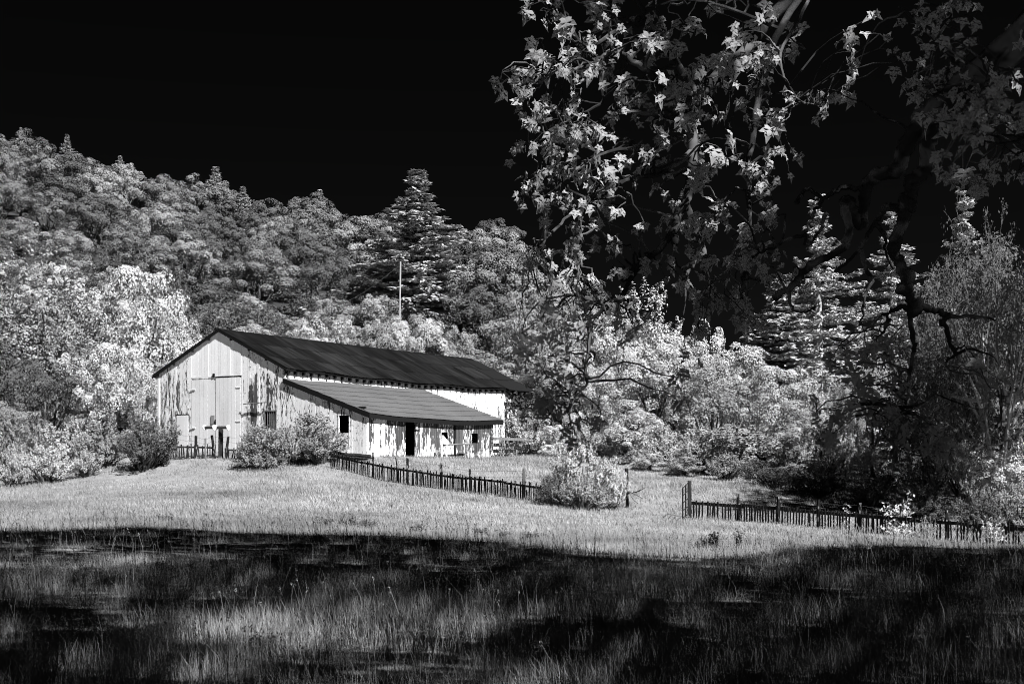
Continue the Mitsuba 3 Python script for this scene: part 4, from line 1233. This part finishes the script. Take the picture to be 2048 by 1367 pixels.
# clusters: (u, v, depth, radius in px, number of clusters, leaf length in m, chance)
PATCHES = [
    # sunlit left tips
    (1100, 105, 11.5, 38, 4, .20), (1128, 132, 11.5, 34, 4, .20), (1160, 128, 11.6, 28, 3, .17), (1062, 160, 11.5, 40, 4, .16), (1058, 206, 11.5, 40, 6, .19), (1075, 235, 11.5, 34, 5, .19),
    (1098, 258, 11.6, 34, 5, .17), (1042, 296, 11.6, 14, 2, .17), (1155, 262, 11.7, 34, 5, .19), (1180, 255, 11.7, 22, 2, .19), (1242, 188, 11.8, 26, 3, .19), (1285, 62, 11.9, 30, 3, .21), (1312, 75, 11.9, 18, 2, .18),
    (1350, 92, 12, 34, 4, .20), (1345, 148, 12, 36, 4, .23), (1375, 140, 12, 26, 3, .17), (1462, 115, 12.1, 30, 3, .26), (1380, 218, 12.1, 26, 3, .22), (1290, 190, 11.9, 40, 4, .16), (1228, 245, 11.8, 45, 5, .15),
    (1205, 100, 11.8, 40, 4, .15), (1240, 85, 11.8, 34, 3, .15), (1015, 155, 11.4, 16, 2, .15), (1120, 195, 11.6, 45, 5, .15), (1340, 245, 12.0, 34, 3, .15),
    # dim crown at the top
    (1090, 10, 12.0, 40, 5, .17), (1100, 30, 12.0, 30, 3, .16), (1170, 60, 12.1, 60, 8, .18), (1230, 20, 12.3, 70, 9, .18), (1330, 20, 12.4, 70, 9, .18), (1430, 30, 12.5, 80, 9, .18), (1530, 50, 12.5, 80, 9, .18), (1480, 110, 12.4, 70, 8, .18), (1570, 140, 12.2, 70, 8, .18),
    (1260, 150, 12.2, 70, 8, .17), (1430, 180, 12.4, 70, 8, .17), (1520, 210, 12.3, 60, 7, .18), (1600, 215, 12.0, 40, 4, .19), (1650, 215, 11.9, 22, 2, .2), (1700, 120, 11.6, 26, 3, .17), (1735, 65, 11.6, 40, 5, .17), (1790, 125, 11.4, 24, 2, .19), (1700, 195, 11.5, 26, 3, .17),
    # middle, hanging in the dark sky
    (1075, 360, 11.7, 40, 6, .14), (1070, 400, 11.7, 34, 6, .13), (1110, 330, 11.8, 46, 6, .15), (1140, 380, 11.7, 50, 6, .16), (1190, 360, 11.7, 40, 6, .19), (1215, 360, 11.7, 30, 3, .19), (1250, 330, 11.9, 50, 6, .15), (1170, 300, 11.9, 60, 7, .15), (1290, 290, 12.0, 60, 7, .15), (1250, 430, 11.9, 40, 5, .15),
    (1330, 320, 12.0, 40, 4, .16), (1310, 360, 12.1, 26, 2, .17), (1260, 465, 11.9, 40, 4, .14), (1200, 450, 11.8, 50, 5, .15), (1140, 470, 11.7, 50, 5, .15), (1160, 540, 11.7, 46, 4, .15), (1350, 270, 12.1, 50, 5, .16), (1420, 290, 12.2, 50, 5, .17), (1460, 300, 12.2, 34, 3, .17),
    (1405, 345, 12.1, 26, 3, .21), (1425, 325, 12.1, 22, 2, .17), (1420, 428, 12.1, 30, 3, .20), (1440, 420, 12.1, 22, 2, .19), (1455, 400, 12.1, 18, 2, .17), (1360, 400, 12.1, 20, 2, .17), (1345, 445, 12.1, 24, 2, .16), (1530, 300, 12.2, 30, 3, .17), (1575, 295, 12.1, 26, 3, .18), (1515, 330, 12.2, 22, 3, .17), (1535, 375, 12.0, 30, 3, .2),
    (1540, 445, 11.9, 26, 2, .17), (1505, 455, 12.0, 34, 3, .17), (1460, 480, 12.1, 50, 4, .17), (1310, 545, 12.1, 24, 2, .15), (1395, 565, 12.1, 30, 3, .21), (1440, 580, 12.1, 22, 2, .23), (1475, 585, 12.1, 24, 2, .21), (1400, 540, 12.1, 60, 5, .16), (1500, 540, 12.0, 50, 5, .18), (1560, 520, 11.7, 40, 4, .18), (1470, 560, 12.1, 50, 4, .17),
    (1360, 490, 12.0, 60, 4, .15), (1290, 590, 12.0, 40, 4, .16), (1230, 520, 12.0, 40, 3, .15),
    # hanging before the bright wood
    (1050, 660, 12.0, 26, 3, .18), (1040, 672, 12.0, 22, 2, .17), (1120, 660, 12.0, 34, 3, .20), (1165, 680, 12.0, 34, 4, .22), (1110, 700, 12.0, 24, 2, .21), (1110, 745, 12.0, 28, 3, .21), (1120, 775, 12.0, 36, 4, .22), (1100, 790, 12.0, 24, 2, .18), (1145, 755, 12.0, 30, 3, .19), (1150, 775, 12.0, 26, 2, .18), (1070, 800, 12.0, 30, 3, .18), (1075, 820, 12.0, 24, 2, .18),
    (1180, 620, 12.0, 40, 5, .19), (1140, 610, 12.0, 40, 5, .18), (1100, 630, 12.0, 34, 4, .18), (1205, 630, 12.0, 34, 4, .2), (1250, 650, 12.1, 30, 3, .2), (1275, 645, 12.1, 14, 1, .21), (1150, 850, 12.0, 34, 3, .21), (1165, 870, 12.0, 26, 1, .19), (1185, 815, 12.0, 26, 2, .19), (1180, 840, 12.0, 24, 2, .18), (1355, 775, 12.1, 22, 2, .2), (1080, 720, 12.0, 30, 3, .17), (1210, 665, 12.0, 28, 3, .19),
    (1410, 640, 12.1, 26, 3, .21), (1370, 695, 12.1, 10, 1, .18), (1395, 650, 12.1, 20, 2, .18), (1085, 525, 11.6, 40, 4, .16), (1050, 500, 11.6, 24, 2, .14), (1080, 560, 11.7, 40, 4, .17), (1130, 570, 11.9, 34, 3, .17), (1490, 640, 12.1, 26, 2, .2), (1510, 650, 12.0, 24, 2, .2),
    # right, round the heavy limb
    (1860, 160, 10.3, 34, 5, .15), (1850, 180, 10.3, 26, 3, .16), (1890, 150, 10.3, 26, 3, .15), (1840, 215, 10.4, 22, 2, .15), (1900, 100, 10.2, 40, 5, .15), (1860, 40, 10.3, 40, 5, .15), (1930, 10, 10.1, 40, 5, .16), (1870, 55, 10.3, 34, 3, .15), (2040, 90, 9.7, 26, 3, .17), (1980, 145, 9.9, 24, 3, .15), (2010, 150, 9.8, 24, 3, .15), (2005, 180, 9.8, 30, 4, .18), (1960, 185, 9.9, 34, 4, .15),
    (1960, 245, 9.9, 26, 4, .15), (1965, 258, 9.9, 24, 3, .16), (1990, 210, 9.8, 40, 5, .16), (1920, 230, 10.0, 40, 4, .16), (1945, 210, 10.0, 34, 4, .16), (2010, 250, 9.8, 34, 4, .15), (2040, 210, 9.7, 26, 3, .16), (1890, 255, 10.2, 30, 3, .17), (1910, 325, 10.1, 40, 4, .18), (1980, 340, 9.8, 50, 4, .17), (2030, 330, 9.7, 40, 4, .17),
    (1700, 710, 10.6, 40, 4, .20), (1740, 730, 10.6, 50, 4, .20), (1760, 690, 10.6, 40, 2, .19), (1770, 770, 10.6, 40, 4, .2), (1830, 790, 10.6, 30, 3, .2), (1840, 860, 10.5, 24, 3, .22), (1855, 865, 10.5, 20, 2, .22), (1740, 830, 10.6, 50, 6, .2), (1775, 835, 10.6, 34, 3, .21), (1760, 800, 10.6, 50, 4, .2), (1660, 850, 10.8, 22, 2, .22), (1650, 835, 10.8, 26, 3, .18), (1985, 700, 10.4, 50, 2, .2), (2010, 760, 10.3, 40, 2, .2), (1960, 790, 10.4, 40, 2, .2)]
clusters = []
for (u, v, Y, rad, n, L) in PATCHES:
    for _ in range(n):
        a, r = sg.uniform(0, 6.283), rad * math.sqrt(sg.random())
        sg.random() < (.85 if 600 < v and u < 1300 else .9) and clusters.append((at(u + r * math.cos(a), v + r * math.sin(a), Y + sg.normal(0, .35)), L * sg.uniform(.36, .62)))
twigs, leaves_ = [], []
LIT = [(1100, 180, 11.5), (1090, 110, 11.5), (1160, 128, 11.6), (1070, 235, 11.5), (1042, 296, 11.6), (1155, 262, 11.7), (1242, 188, 11.8), (1285, 62, 11.9), (1345, 120, 12.0), (1380, 218, 12.1), (1462, 115, 12.1), (1405, 175, 12.2), (1170, 190, 11.6), (1050, 665, 12.0), (1120, 775, 12.0), (1110, 745, 12.0), (1430, 428, 12.1), (1415, 330, 12.1), (2000, 180, 9.8), (1965, 255, 9.9), (1860, 165, 10.3), (1560, 300, 12.1), (1165, 680, 12.0)]
LITP = np.array([at(*q) for q in LIT])
LITR = np.array([1.0, .8, .7, .9, .4, .8, .5, .6, .7, .4, .3, .4, .7, .35, .45, .35, .3, .3, .25, .25, .3, .25, .3])
for (P, L) in clusters:
    d, k = sktree.query(P, 12)
    k = k[int(sg.integers(0, 5))]
    Q = SK[k]
    m_ = (P + Q) / 2 + np.array([sg.normal(0, .05), sg.normal(0, .05), .04 + .10 * np.linalg.norm(P - Q) * sg.random()])
    if np.linalg.norm(P - Q) < 2.2:
        ln = np.linalg.norm(P - Q)
        twigs.append(tube(smooth_path([Q, m_, P], 7, sg, .012), np.linspace(min(.010 + .004 * ln, SKR[k]), .0035, 7), 4, False))
    out = unit(P - Q + np.array([-.25, -.15, -.1]))
    for _ in range(int(sg.integers(2, 5))):
        tipdir = unit(out * .45 + np.array([0, 0, -.65]) + sg.normal(0, .5, 3))
        nor = unit(np.array([SUN[0] * .5 - .1, SUN[1] * .8 - .25, .62]) + sg.normal(0, .6, 3))
        nor = unit(nor - tipdir * (nor @ tipdir))
        side = np.cross(tipdir, nor)
        s = L * sg.uniform(.55, 1.12)
        base = P + tipdir * s * .22 + sg.normal(0, .045, 3)
        twigs.append(tube([P, base], .0028, 3, False))
        leaves_.append((np.column_stack([side, tipdir, nor]) * s, base, s, int(sg.integers(0, len(LEAF)))))


def apparent(q):
    u = 1024 + F * q[1][0] / q[1][1]
    v = 950 - F * (q[1][2] - EYE[2]) / q[1][1]
    seen = 0 < u < 2048 and 0 < v < 1367
    near_lit = np.min(np.linalg.norm(LITP - q[1], axis=1) / LITR) < 1.2
    return (q[2] / q[1][1]) * (1 + .35 * near_lit) * seen


order = sorted(range(len(leaves_)), key=lambda k: -apparent(leaves_[k]))
LEAFPLY = [mikit.ply(m, 'leaf_sycamore', smooth=True) for m in LEAF]
rest = []
for rank, k in enumerate(order):
    M, b, s, w = leaves_[k]
    if rank < 300:
        m4 = np.eye(4)
        m4[:3, :3] = M
        m4[:3, 3] = b
        part(syc, 'leaf', LEAFPLY[w], T(m4))
    else:
        rest.append((LEAF[w][0] @ M.T + b, LEAF[w][1]))
part(syc, 'foliage', mikit.ply(join(rest), 'leaf_sycamore', smooth=True), kind='stuff')
part(syc, 'twigs', mikit.ply(join(twigs), 'bark_sycamore'))

# ------------------------------------------------------------------ tall trees above and behind the camera: unseen, crowns shaped to throw the wanted shade on the near meadow


def on_ground(u, v):
    Y = 40.0
    for _ in range(30):
        x = (u - 1024) / F * Y
        h = EYE[2] - gz(x, Y)
        Y = .5 * Y + .5 * np.clip(h / max((v - 950) / F, 1e-4), 5, 90)
    return np.array([(u - 1024) / F * Y, Y])


EDGE = [(-420, 1052), (0, 1060), (150, 1058), (260, 1050), (420, 1062), (600, 1066), (760, 1070), (1000, 1084), (1100, 1100), (1250, 1116), (1420, 1122), (1500, 1112), (1600, 1100), (1750, 1090), (2048, 1100), (2500, 1100)]
EP = np.array([on_ground(*e) for e in EDGE])
EU = np.array([e[0] for e in EDGE])
# sun wanted on the ground, crown leaves are placed to match, as soft patches (column, row on the ground, spread, share of full sun)
WANTED_SUN = [(640, 1238, 290, 21, .52), (330, 1250, 160, 18, .28), (900, 1252, 150, 28, .36), (150, 1112, 170, 22, .24), (320, 1106, 80, 15, .2), (80, 1165, 140, 25, .10), (300, 1185, 150, 18, .05),
          (760, 1310, 230, 28, .15), (1000, 1335, 120, 30, .17), (1240, 1300, 190, 42, .13), (1150, 1345, 150, 25, .15), (1700, 1345, 160, 16, .08), (1230, 1150, 120, 20, .06), (1450, 1255, 200, 50, .035), (1560, 1128, 160, 14, .15), (430, 1330, 160, 20, .08)]
CLUMP_SHADE = .48          # square metres of ground shaded by one clump of leaves


def sun_share(x, y):
    u = 1024 + F * x / np.maximum(y, 1)
    v = 950 - F * (ground(x, y) + .08 - EYE[2]) / np.maximum(y, 1)
    t = 0 * x
    for (a, b, su, sv, q) in WANTED_SUN:
        t = np.maximum(t, q * np.exp(-((u - a) / su) ** 2 - ((v - b) / sv) ** 2))
    t = t * (.55 + .9 * meshkit.noise(np.stack([x * 1.3, y * 1.0, 0 * x], -1), 12)) + .012
    t = np.where(y < np.interp(u, EU, EP[:, 1]) - .5 + 3.0 * (meshkit.fbm(np.stack([x * .55, y * .3, 0 * x], -1), 3, 6) - .5), t, 1.0)
    return np.clip(t, .01, 1)


def sees_sky(c):
    """Outside the picture and a good margin round it."""
    yy = np.maximum(c[:, 1], .1)
    return (c[:, 1] < 3) | (950 - F * (c[:, 2] - EYE[2]) / yy < -260) | (abs(F * c[:, 0] / yy) > 1500)


def misses_lit(c):
    rel = LITP[None] - c[:, None]
    along_ = (rel * -SUN).sum(-1)
    dist_ = np.linalg.norm(rel + along_[..., None] * SUN, axis=-1)
    return ~((dist_ < LITR[None] * .55 + .34) & (along_ > 0)).any(1)


shg = np.random.default_rng(99)
CROWNS = [('tall shade tree leaning over the near meadow from the right, unseen, shade-fitted crown', (8, 20, 22), (14, 14, 11), (12.5, 21)), ('tall shade tree behind the camera, unseen, shade-fitted crown', (15, 2, 22), (14, 13, 11), (15, 0)),
          ('wide shade tree far to the right of the camera, unseen, shade-fitted crown', (31, 18, 20), (14, 16, 11), (31, 16)), ('tall shade tree at right behind the fence end, unseen, shade-fitted crown', (29, 50, 16), (12, 14, 10), (31, 49))]
# leaf clumps added sunward to shade the sycamore's hanging limbs, all but its left tips
M3 = 26000
su, sv, sy = shg.uniform(1000, 2300, M3), shg.uniform(-60, 900, M3), shg.uniform(9.4, 12.6, M3)
SC = np.array([at(a, b, c) for a, b, c in zip(su, sv, sy)]) + SUN * shg.uniform(5, 28, M3)[:, None]
on_g = SC[:, :2] - SUN[:2] / SUN[2] * SC[:, 2:]
SC = SC[sees_sky(SC) & misses_lit(SC) & (shg.random(M3) > 3.0 * sun_share(on_g[:, 0], on_g[:, 1]))]
right_ = F * (SC - SUN * 12)[:, 0] / np.maximum((SC - SUN * 12)[:, 1], 1) > 330
SC = np.vstack([SC[:150], SC[right_][:35]])
on_g = SC[:, :2] - SUN[:2] / SUN[2] * SC[:, 2:]
# leaves over the near meadow, as many as each square metre needs
cells = []
have, ex, ey = np.histogram2d(on_g[:, 0], on_g[:, 1], bins=[np.arange(-32, 33, 1.0), np.arange(1, 62, 1.0)])
for a in range(len(ex) - 1):
    for b in range(len(ey) - 1):
        if abs(ex[a] + .5) < .37 * ey[b] + 4.5:
            cells.append((ex[a], ey[b], have[a, b]))
cells = np.array(cells)
sub = np.repeat(cells, 60, 0)
gx_ = sub[:, 0] + shg.random(len(sub))
gy_ = sub[:, 1] + shg.random(len(sub))
need = -np.log(sun_share(gx_, gy_)) / CLUMP_SHADE
keep_p = np.clip(need - .8 * sub[:, 2], 0, 60) / 60 * 1.0
pick = shg.random(len(sub)) < keep_p
gx_, gy_ = gx_[pick], gy_[pick]
gz_ = ground(gx_, gy_)
C_ = np.full((len(gx_), 3), np.nan)
todo = np.arange(len(gx_))
for _ in range(14):
    hh = shg.uniform(11, 31, len(todo))
    c = np.stack([gx_[todo] + SUN[0] / SUN[2] * hh, gy_[todo] + SUN[1] / SUN[2] * hh, gz_[todo] + hh], 1)
    good = sees_sky(c) & misses_lit(c)
    C_[todo[good]] = c[good]
    todo = todo[~good]
    if not len(todo):
        break
C_ = C_[~np.isnan(C_[:, 0])]
which = np.stack([(((C_ - np.array(c[1])) / np.array(c[2])) ** 2).sum(1) for c in CROWNS], 1).argmin(1)
print('canopy clumps', len(C_), len(SC), 'without a place', len(todo))
# leaf clumps added to shade the bushes behind the right fence
M2 = 9000
bx, by, bz = shg.uniform(9.5, 24, M2), shg.uniform(62, 84, M2), shg.uniform(-.5, 3.2, M2)
bh = shg.uniform(11, 22, M2)
B = np.stack([bx + SUN[0] / SUN[2] * bh, by + SUN[1] / SUN[2] * bh, bz + bh], 1)
bu = 1024 + F * bx / by
bv = 950 - F * (bz - 1.6) / by
dark = (bv > np.interp(bu, [1450, 1560, 1680, 1760, 1880, 1980, 2048], [985, 905, 880, 925, 945, 985, 1010])) & (bv < np.interp(bu, [1450, 1600, 1700, 2048], [985, 1000, 1015, 1040])) & (bu > 1450) & (bu < 2080)
dark &= bu < 1935
dark |= (abs(bu - 1770) < 90) & (bv > 700) & (bv < 900)
B = B[dark & ((B[:, 1] < 3) | (1024 + F * B[:, 0] / B[:, 1] > 2300))][:1500]
pos_by = [C_[which == k] for k in range(4)]
pos_by[3] = np.vstack([pos_by[3], B])
pos_by[1] = np.vstack([pos_by[1], SC])
for k, (lab, cc, rr, tr) in enumerate(CROWNS):
    c = pos_by[k]
    if not len(c):
        continue
    st = thing('shade_tree', lab, 'tree')
    m = np.repeat(np.arange(len(c)), 11)
    d = unit(shg.normal(size=(len(m), 3)))
    pos = c[m] + d * (.62 * shg.random(len(m)) ** .4)[:, None]
    part(st, 'crown', mikit.ply(leaf_quads(pos, unit(shg.normal(size=d.shape) + SUN * .5), .36 * shg.uniform(.7, 1.3, len(pos)), shg, .8), 'leaf_mid'))  # crown leaves sit where the wanted shade needs them, not as grown
    base = np.array([tr[0], tr[1], gz(*tr)])
    part(st, 'trunk', mikit.ply(tube(smooth_path([base - [0, 0, .4], base + [0, 0, 6], np.array([(base[0] + cc[0]) / 2, (base[1] + cc[1]) / 2, cc[2] - 4]), np.array(cc) + [0, 0, 3]], 12), np.linspace(.55, .15, 12), 10), 'bark', smooth=60))

# ------------------------------------------------------------------ meadow grass
gg = np.random.default_rng(123)


def blades(n, y0, y1, pw, h0, h1, w0, w1, seg2=True):
    s = gg.random(n)
    y = (y0 ** pw + s * (y1 ** pw - y0 ** pw)) ** (1 / pw)
    x = gg.uniform(-1, 1, n) * (y * .352 + 3.0)
    clump = meshkit.noise(np.stack([x * .9, y * .9, 0 * x], 1), 8)
    big = meshkit.fbm(np.stack([x * .13, y * .13, 0 * x], 1), 3, 2)
    keep = gg.random(n) < .35 + .9 * clump
    lxy = np.stack([x - C0[0], y - C0[1]], 1)
    bl, bd = lxy @ R0, lxy @ D0
    keep &= ~((bl > -9.2) & (bl < 5.5) & (bd > 0) & (bd < 24.5))
    x, y, clump, big = x[keep], y[keep], clump[keep], big[keep]
    n = len(x)
    z = ground(x, y) - .02
    h = gg.uniform(h0, h1, n) * (.25 + .6 * clump + 1.0 * big)
    w = gg.uniform(w0, w1, n)
    a = gg.uniform(0, 6.283, n)
    b = np.stack([np.cos(a), np.sin(a), 0 * a], 1) * w[:, None] / 2
    la = gg.uniform(0, 6.283, n)
    lean = np.stack([np.cos(la) - .35, np.sin(la), 0 * la], 1) * (h * gg.uniform(.05, .55, n))[:, None]
    p = np.stack([x, y, z], 1)
    up_ = np.array([0, 0, 1.0])
    k = np.arange(n)[:, None]
    if not seg2:
        v = np.stack([p - b, p + b, p + lean + up_ * h[:, None]], 1).reshape(-1, 3)
        return (v, k * 3 + [0, 1, 2]), p + lean + up_ * h[:, None]
    m = p + lean * .3 + up_ * (h * .55)[:, None]
    v = np.stack([p - b, p + b, m + b * .7, m - b * .7, p + lean + up_ * (h * (.98))[:, None]], 1).reshape(-1, 3)
    return (v, np.vstack([k * 5 + [0, 1, 2], k * 5 + [0, 2, 3], k * 5 + [3, 2, 4]])), p + lean + up_ * h[:, None]


b1, t1 = blades(230000, 9.5, 24, 1.2, .07, .30, .0025, .0055)
b2, t2 = blades(280000, 22, 46, 1.5, .06, .20, .005, .012, False)
b3, t3_ = blades(420000, 42, 92, 1.6, .06, .20, .016, .034, False)
single('meadow_grass', mikit.ply(join([b1, b2, b3]), 'grass_blade'), 'dry meadow grass, sunlit before the barn and dark in the near shade', 'grass', kind='stuff')
# taller stalks with seed heads
st_v, hd_v = [], []
n = 3200
s = gg.random(n)
y = (10 ** 1.1 + s * (46 ** 1.1 - 10 ** 1.1)) ** (1 / 1.1)
x = gg.uniform(-1, 1, n) * (y * .352 + 1)
z = ground(x, y)
h = gg.uniform(.28, .58, n)
la = gg.uniform(0, 6.283, n)
lean = np.stack([np.cos(la) - .4, np.sin(la), 0 * la], 1) * (h * gg.uniform(.05, .35, n))[:, None]
p = np.stack([x, y, z], 1)
m = p + lean * .25 + np.array([0, 0, 1]) * (h * .6)[:, None]
tip = p + lean + np.array([0, 0, 1]) * h[:, None]
wv = np.stack([0 * h + 1, 0 * h, 0 * h], 1) * (.001 + .00009 * y)[:, None]
v = np.stack([p - wv, p + wv, m + wv * .8, m - wv * .8, tip + wv * .5, tip - wv * .5], 1).reshape(-1, 3)
k = np.arange(n)[:, None] * 6
stalks = (v, np.vstack([k + [0, 1, 2], k + [0, 2, 3], k + [3, 2, 4], k + [3, 4, 5]]))
hd = []
for q in range(5):
    c = tip + (tip - m) * (.06 * q - .1) + gg.normal(0, .008, tip.shape)
    hd.append(leaf_quads(c, gg.normal(size=c.shape), (.022 + .0004 * y), gg, .42, unit(tip - m) + gg.normal(0, .35, c.shape)))
single('seed_stalks', mikit.ply(join([stalks] + hd), 'seed_head'), 'thin grass stalks with pale seed heads standing above the near meadow', 'grass', kind='stuff')

# single weeds
wg = np.random.default_rng(31)


def weed(name, label, cat, u, vtop, Y, width, mat, n_st, leaf, per, group=None):
    x = (u - 1024) / F * Y
    z0 = gz(x, Y)
    H = EYE[2] + (950 - vtop) / F * Y - z0
    W = width / 2 / F * Y
    key = thing(name, label, cat, group)
    st, lf = [], []
    for k in range(n_st):
        dx, dy = wg.normal(0, W * .45, 2)
        hh = H * (1 if k == 0 else wg.uniform(.55, .95))
        a, b = np.array([x + dx * .3, Y + dy * .3, z0 - .05]), np.array([x + dx, Y + dy, z0 + hh])
        path = smooth_path([a, (a + b) / 2 + wg.normal(0, .03, 3), b], 8)
        st.append(tube(path, np.linspace(.012, .004, 8), 4, False))
        i_ = wg.uniform(.35, 1.0, per)
        c = a + (b - a) * i_[:, None] + wg.normal(0, leaf * .75, (per, 3))
        lf.append(leaf_quads(c, wg.normal(size=c.shape) + [0, 0, .8], leaf * wg.uniform(.6, 1.2, per), wg, .5))
    part(key, 'stem', mikit.ply(join(st), mat))
    part(key, 'leaves', mikit.ply(join(lf), mat))


weed('dock_plant', 'dark clump of dock stalks at the shadow edge, left of the single stalk', 'weed', 1428, 1068, 35, 46, 'weed_dark', 6, .09, 60)
weed('dock_plant', 'single tall dark dock stalk at the shadow edge', 'weed', 1477, 1064, 35, 14, 'weed_dark', 2, .08, 60)
weed('dock_plant', 'low dark dock stalk left of the dark clump', 'weed', 1402, 1080, 35, 22, 'weed_dark', 3, .08, 50)
weed('leafy_plant', 'leafy pale plant growing up through the right fence', 'plant', 1797, 990, 53.4, 56, 'leaf_bright', 9, .16, 46)
weed('leafy_plant', 'small leafy plant showing over the fence rail, left of the pale tall one', 'plant', 1690, 1014, 55.6, 26, 'leaf_bright', 4, .12, 30)
weed('leafy_plant', 'pale leaves among the ruined pickets at the right end of the fence', 'plant', 1985, 1040, 49.2, 60, 'leaf_bright', 9, .13, 40)
weed('leafy_plant', 'low leafy tuft at the foot of the right fence', 'plant', 1800, 1050, 52.2, 110, 'leaf_bright', 12, .13, 40)
weed('leafy_plant', 'dry branching weed at the foot of the fence, right of the leafy tuft', 'plant', 1860, 1030, 51.5, 60, 'leaf_light', 12, .06, 30)
weed('thistle', 'dark thistle in the near grass, lower left of centre', 'weed', 372, 1255, 15.2, 50, 'weed_dark', 5, .06, 60)
weed('thistle', 'dark bushy weed in the near grass below the lit strip', 'weed', 520, 1275, 13.6, 90, 'leaf_dark', 9, .05, 70)
for (u, v, Y, w) in ((700, 1032, 44, 70), (650, 1036, 44, 50), (740, 1038, 43, 60), (830, 1046, 41, 50), (330, 1030, 45.5, 60), (1010, 1062, 38.5, 50), (1060, 1066, 38, 40), (960, 1055, 40, 50)):
    weed('shade_weed', 'dark branching weed standing in the grass along the edge of the shadow', 'weed', u, v, Y, w, 'leaf_dark', 8, .07, 24, 'dark weeds along the edge of the shadow')
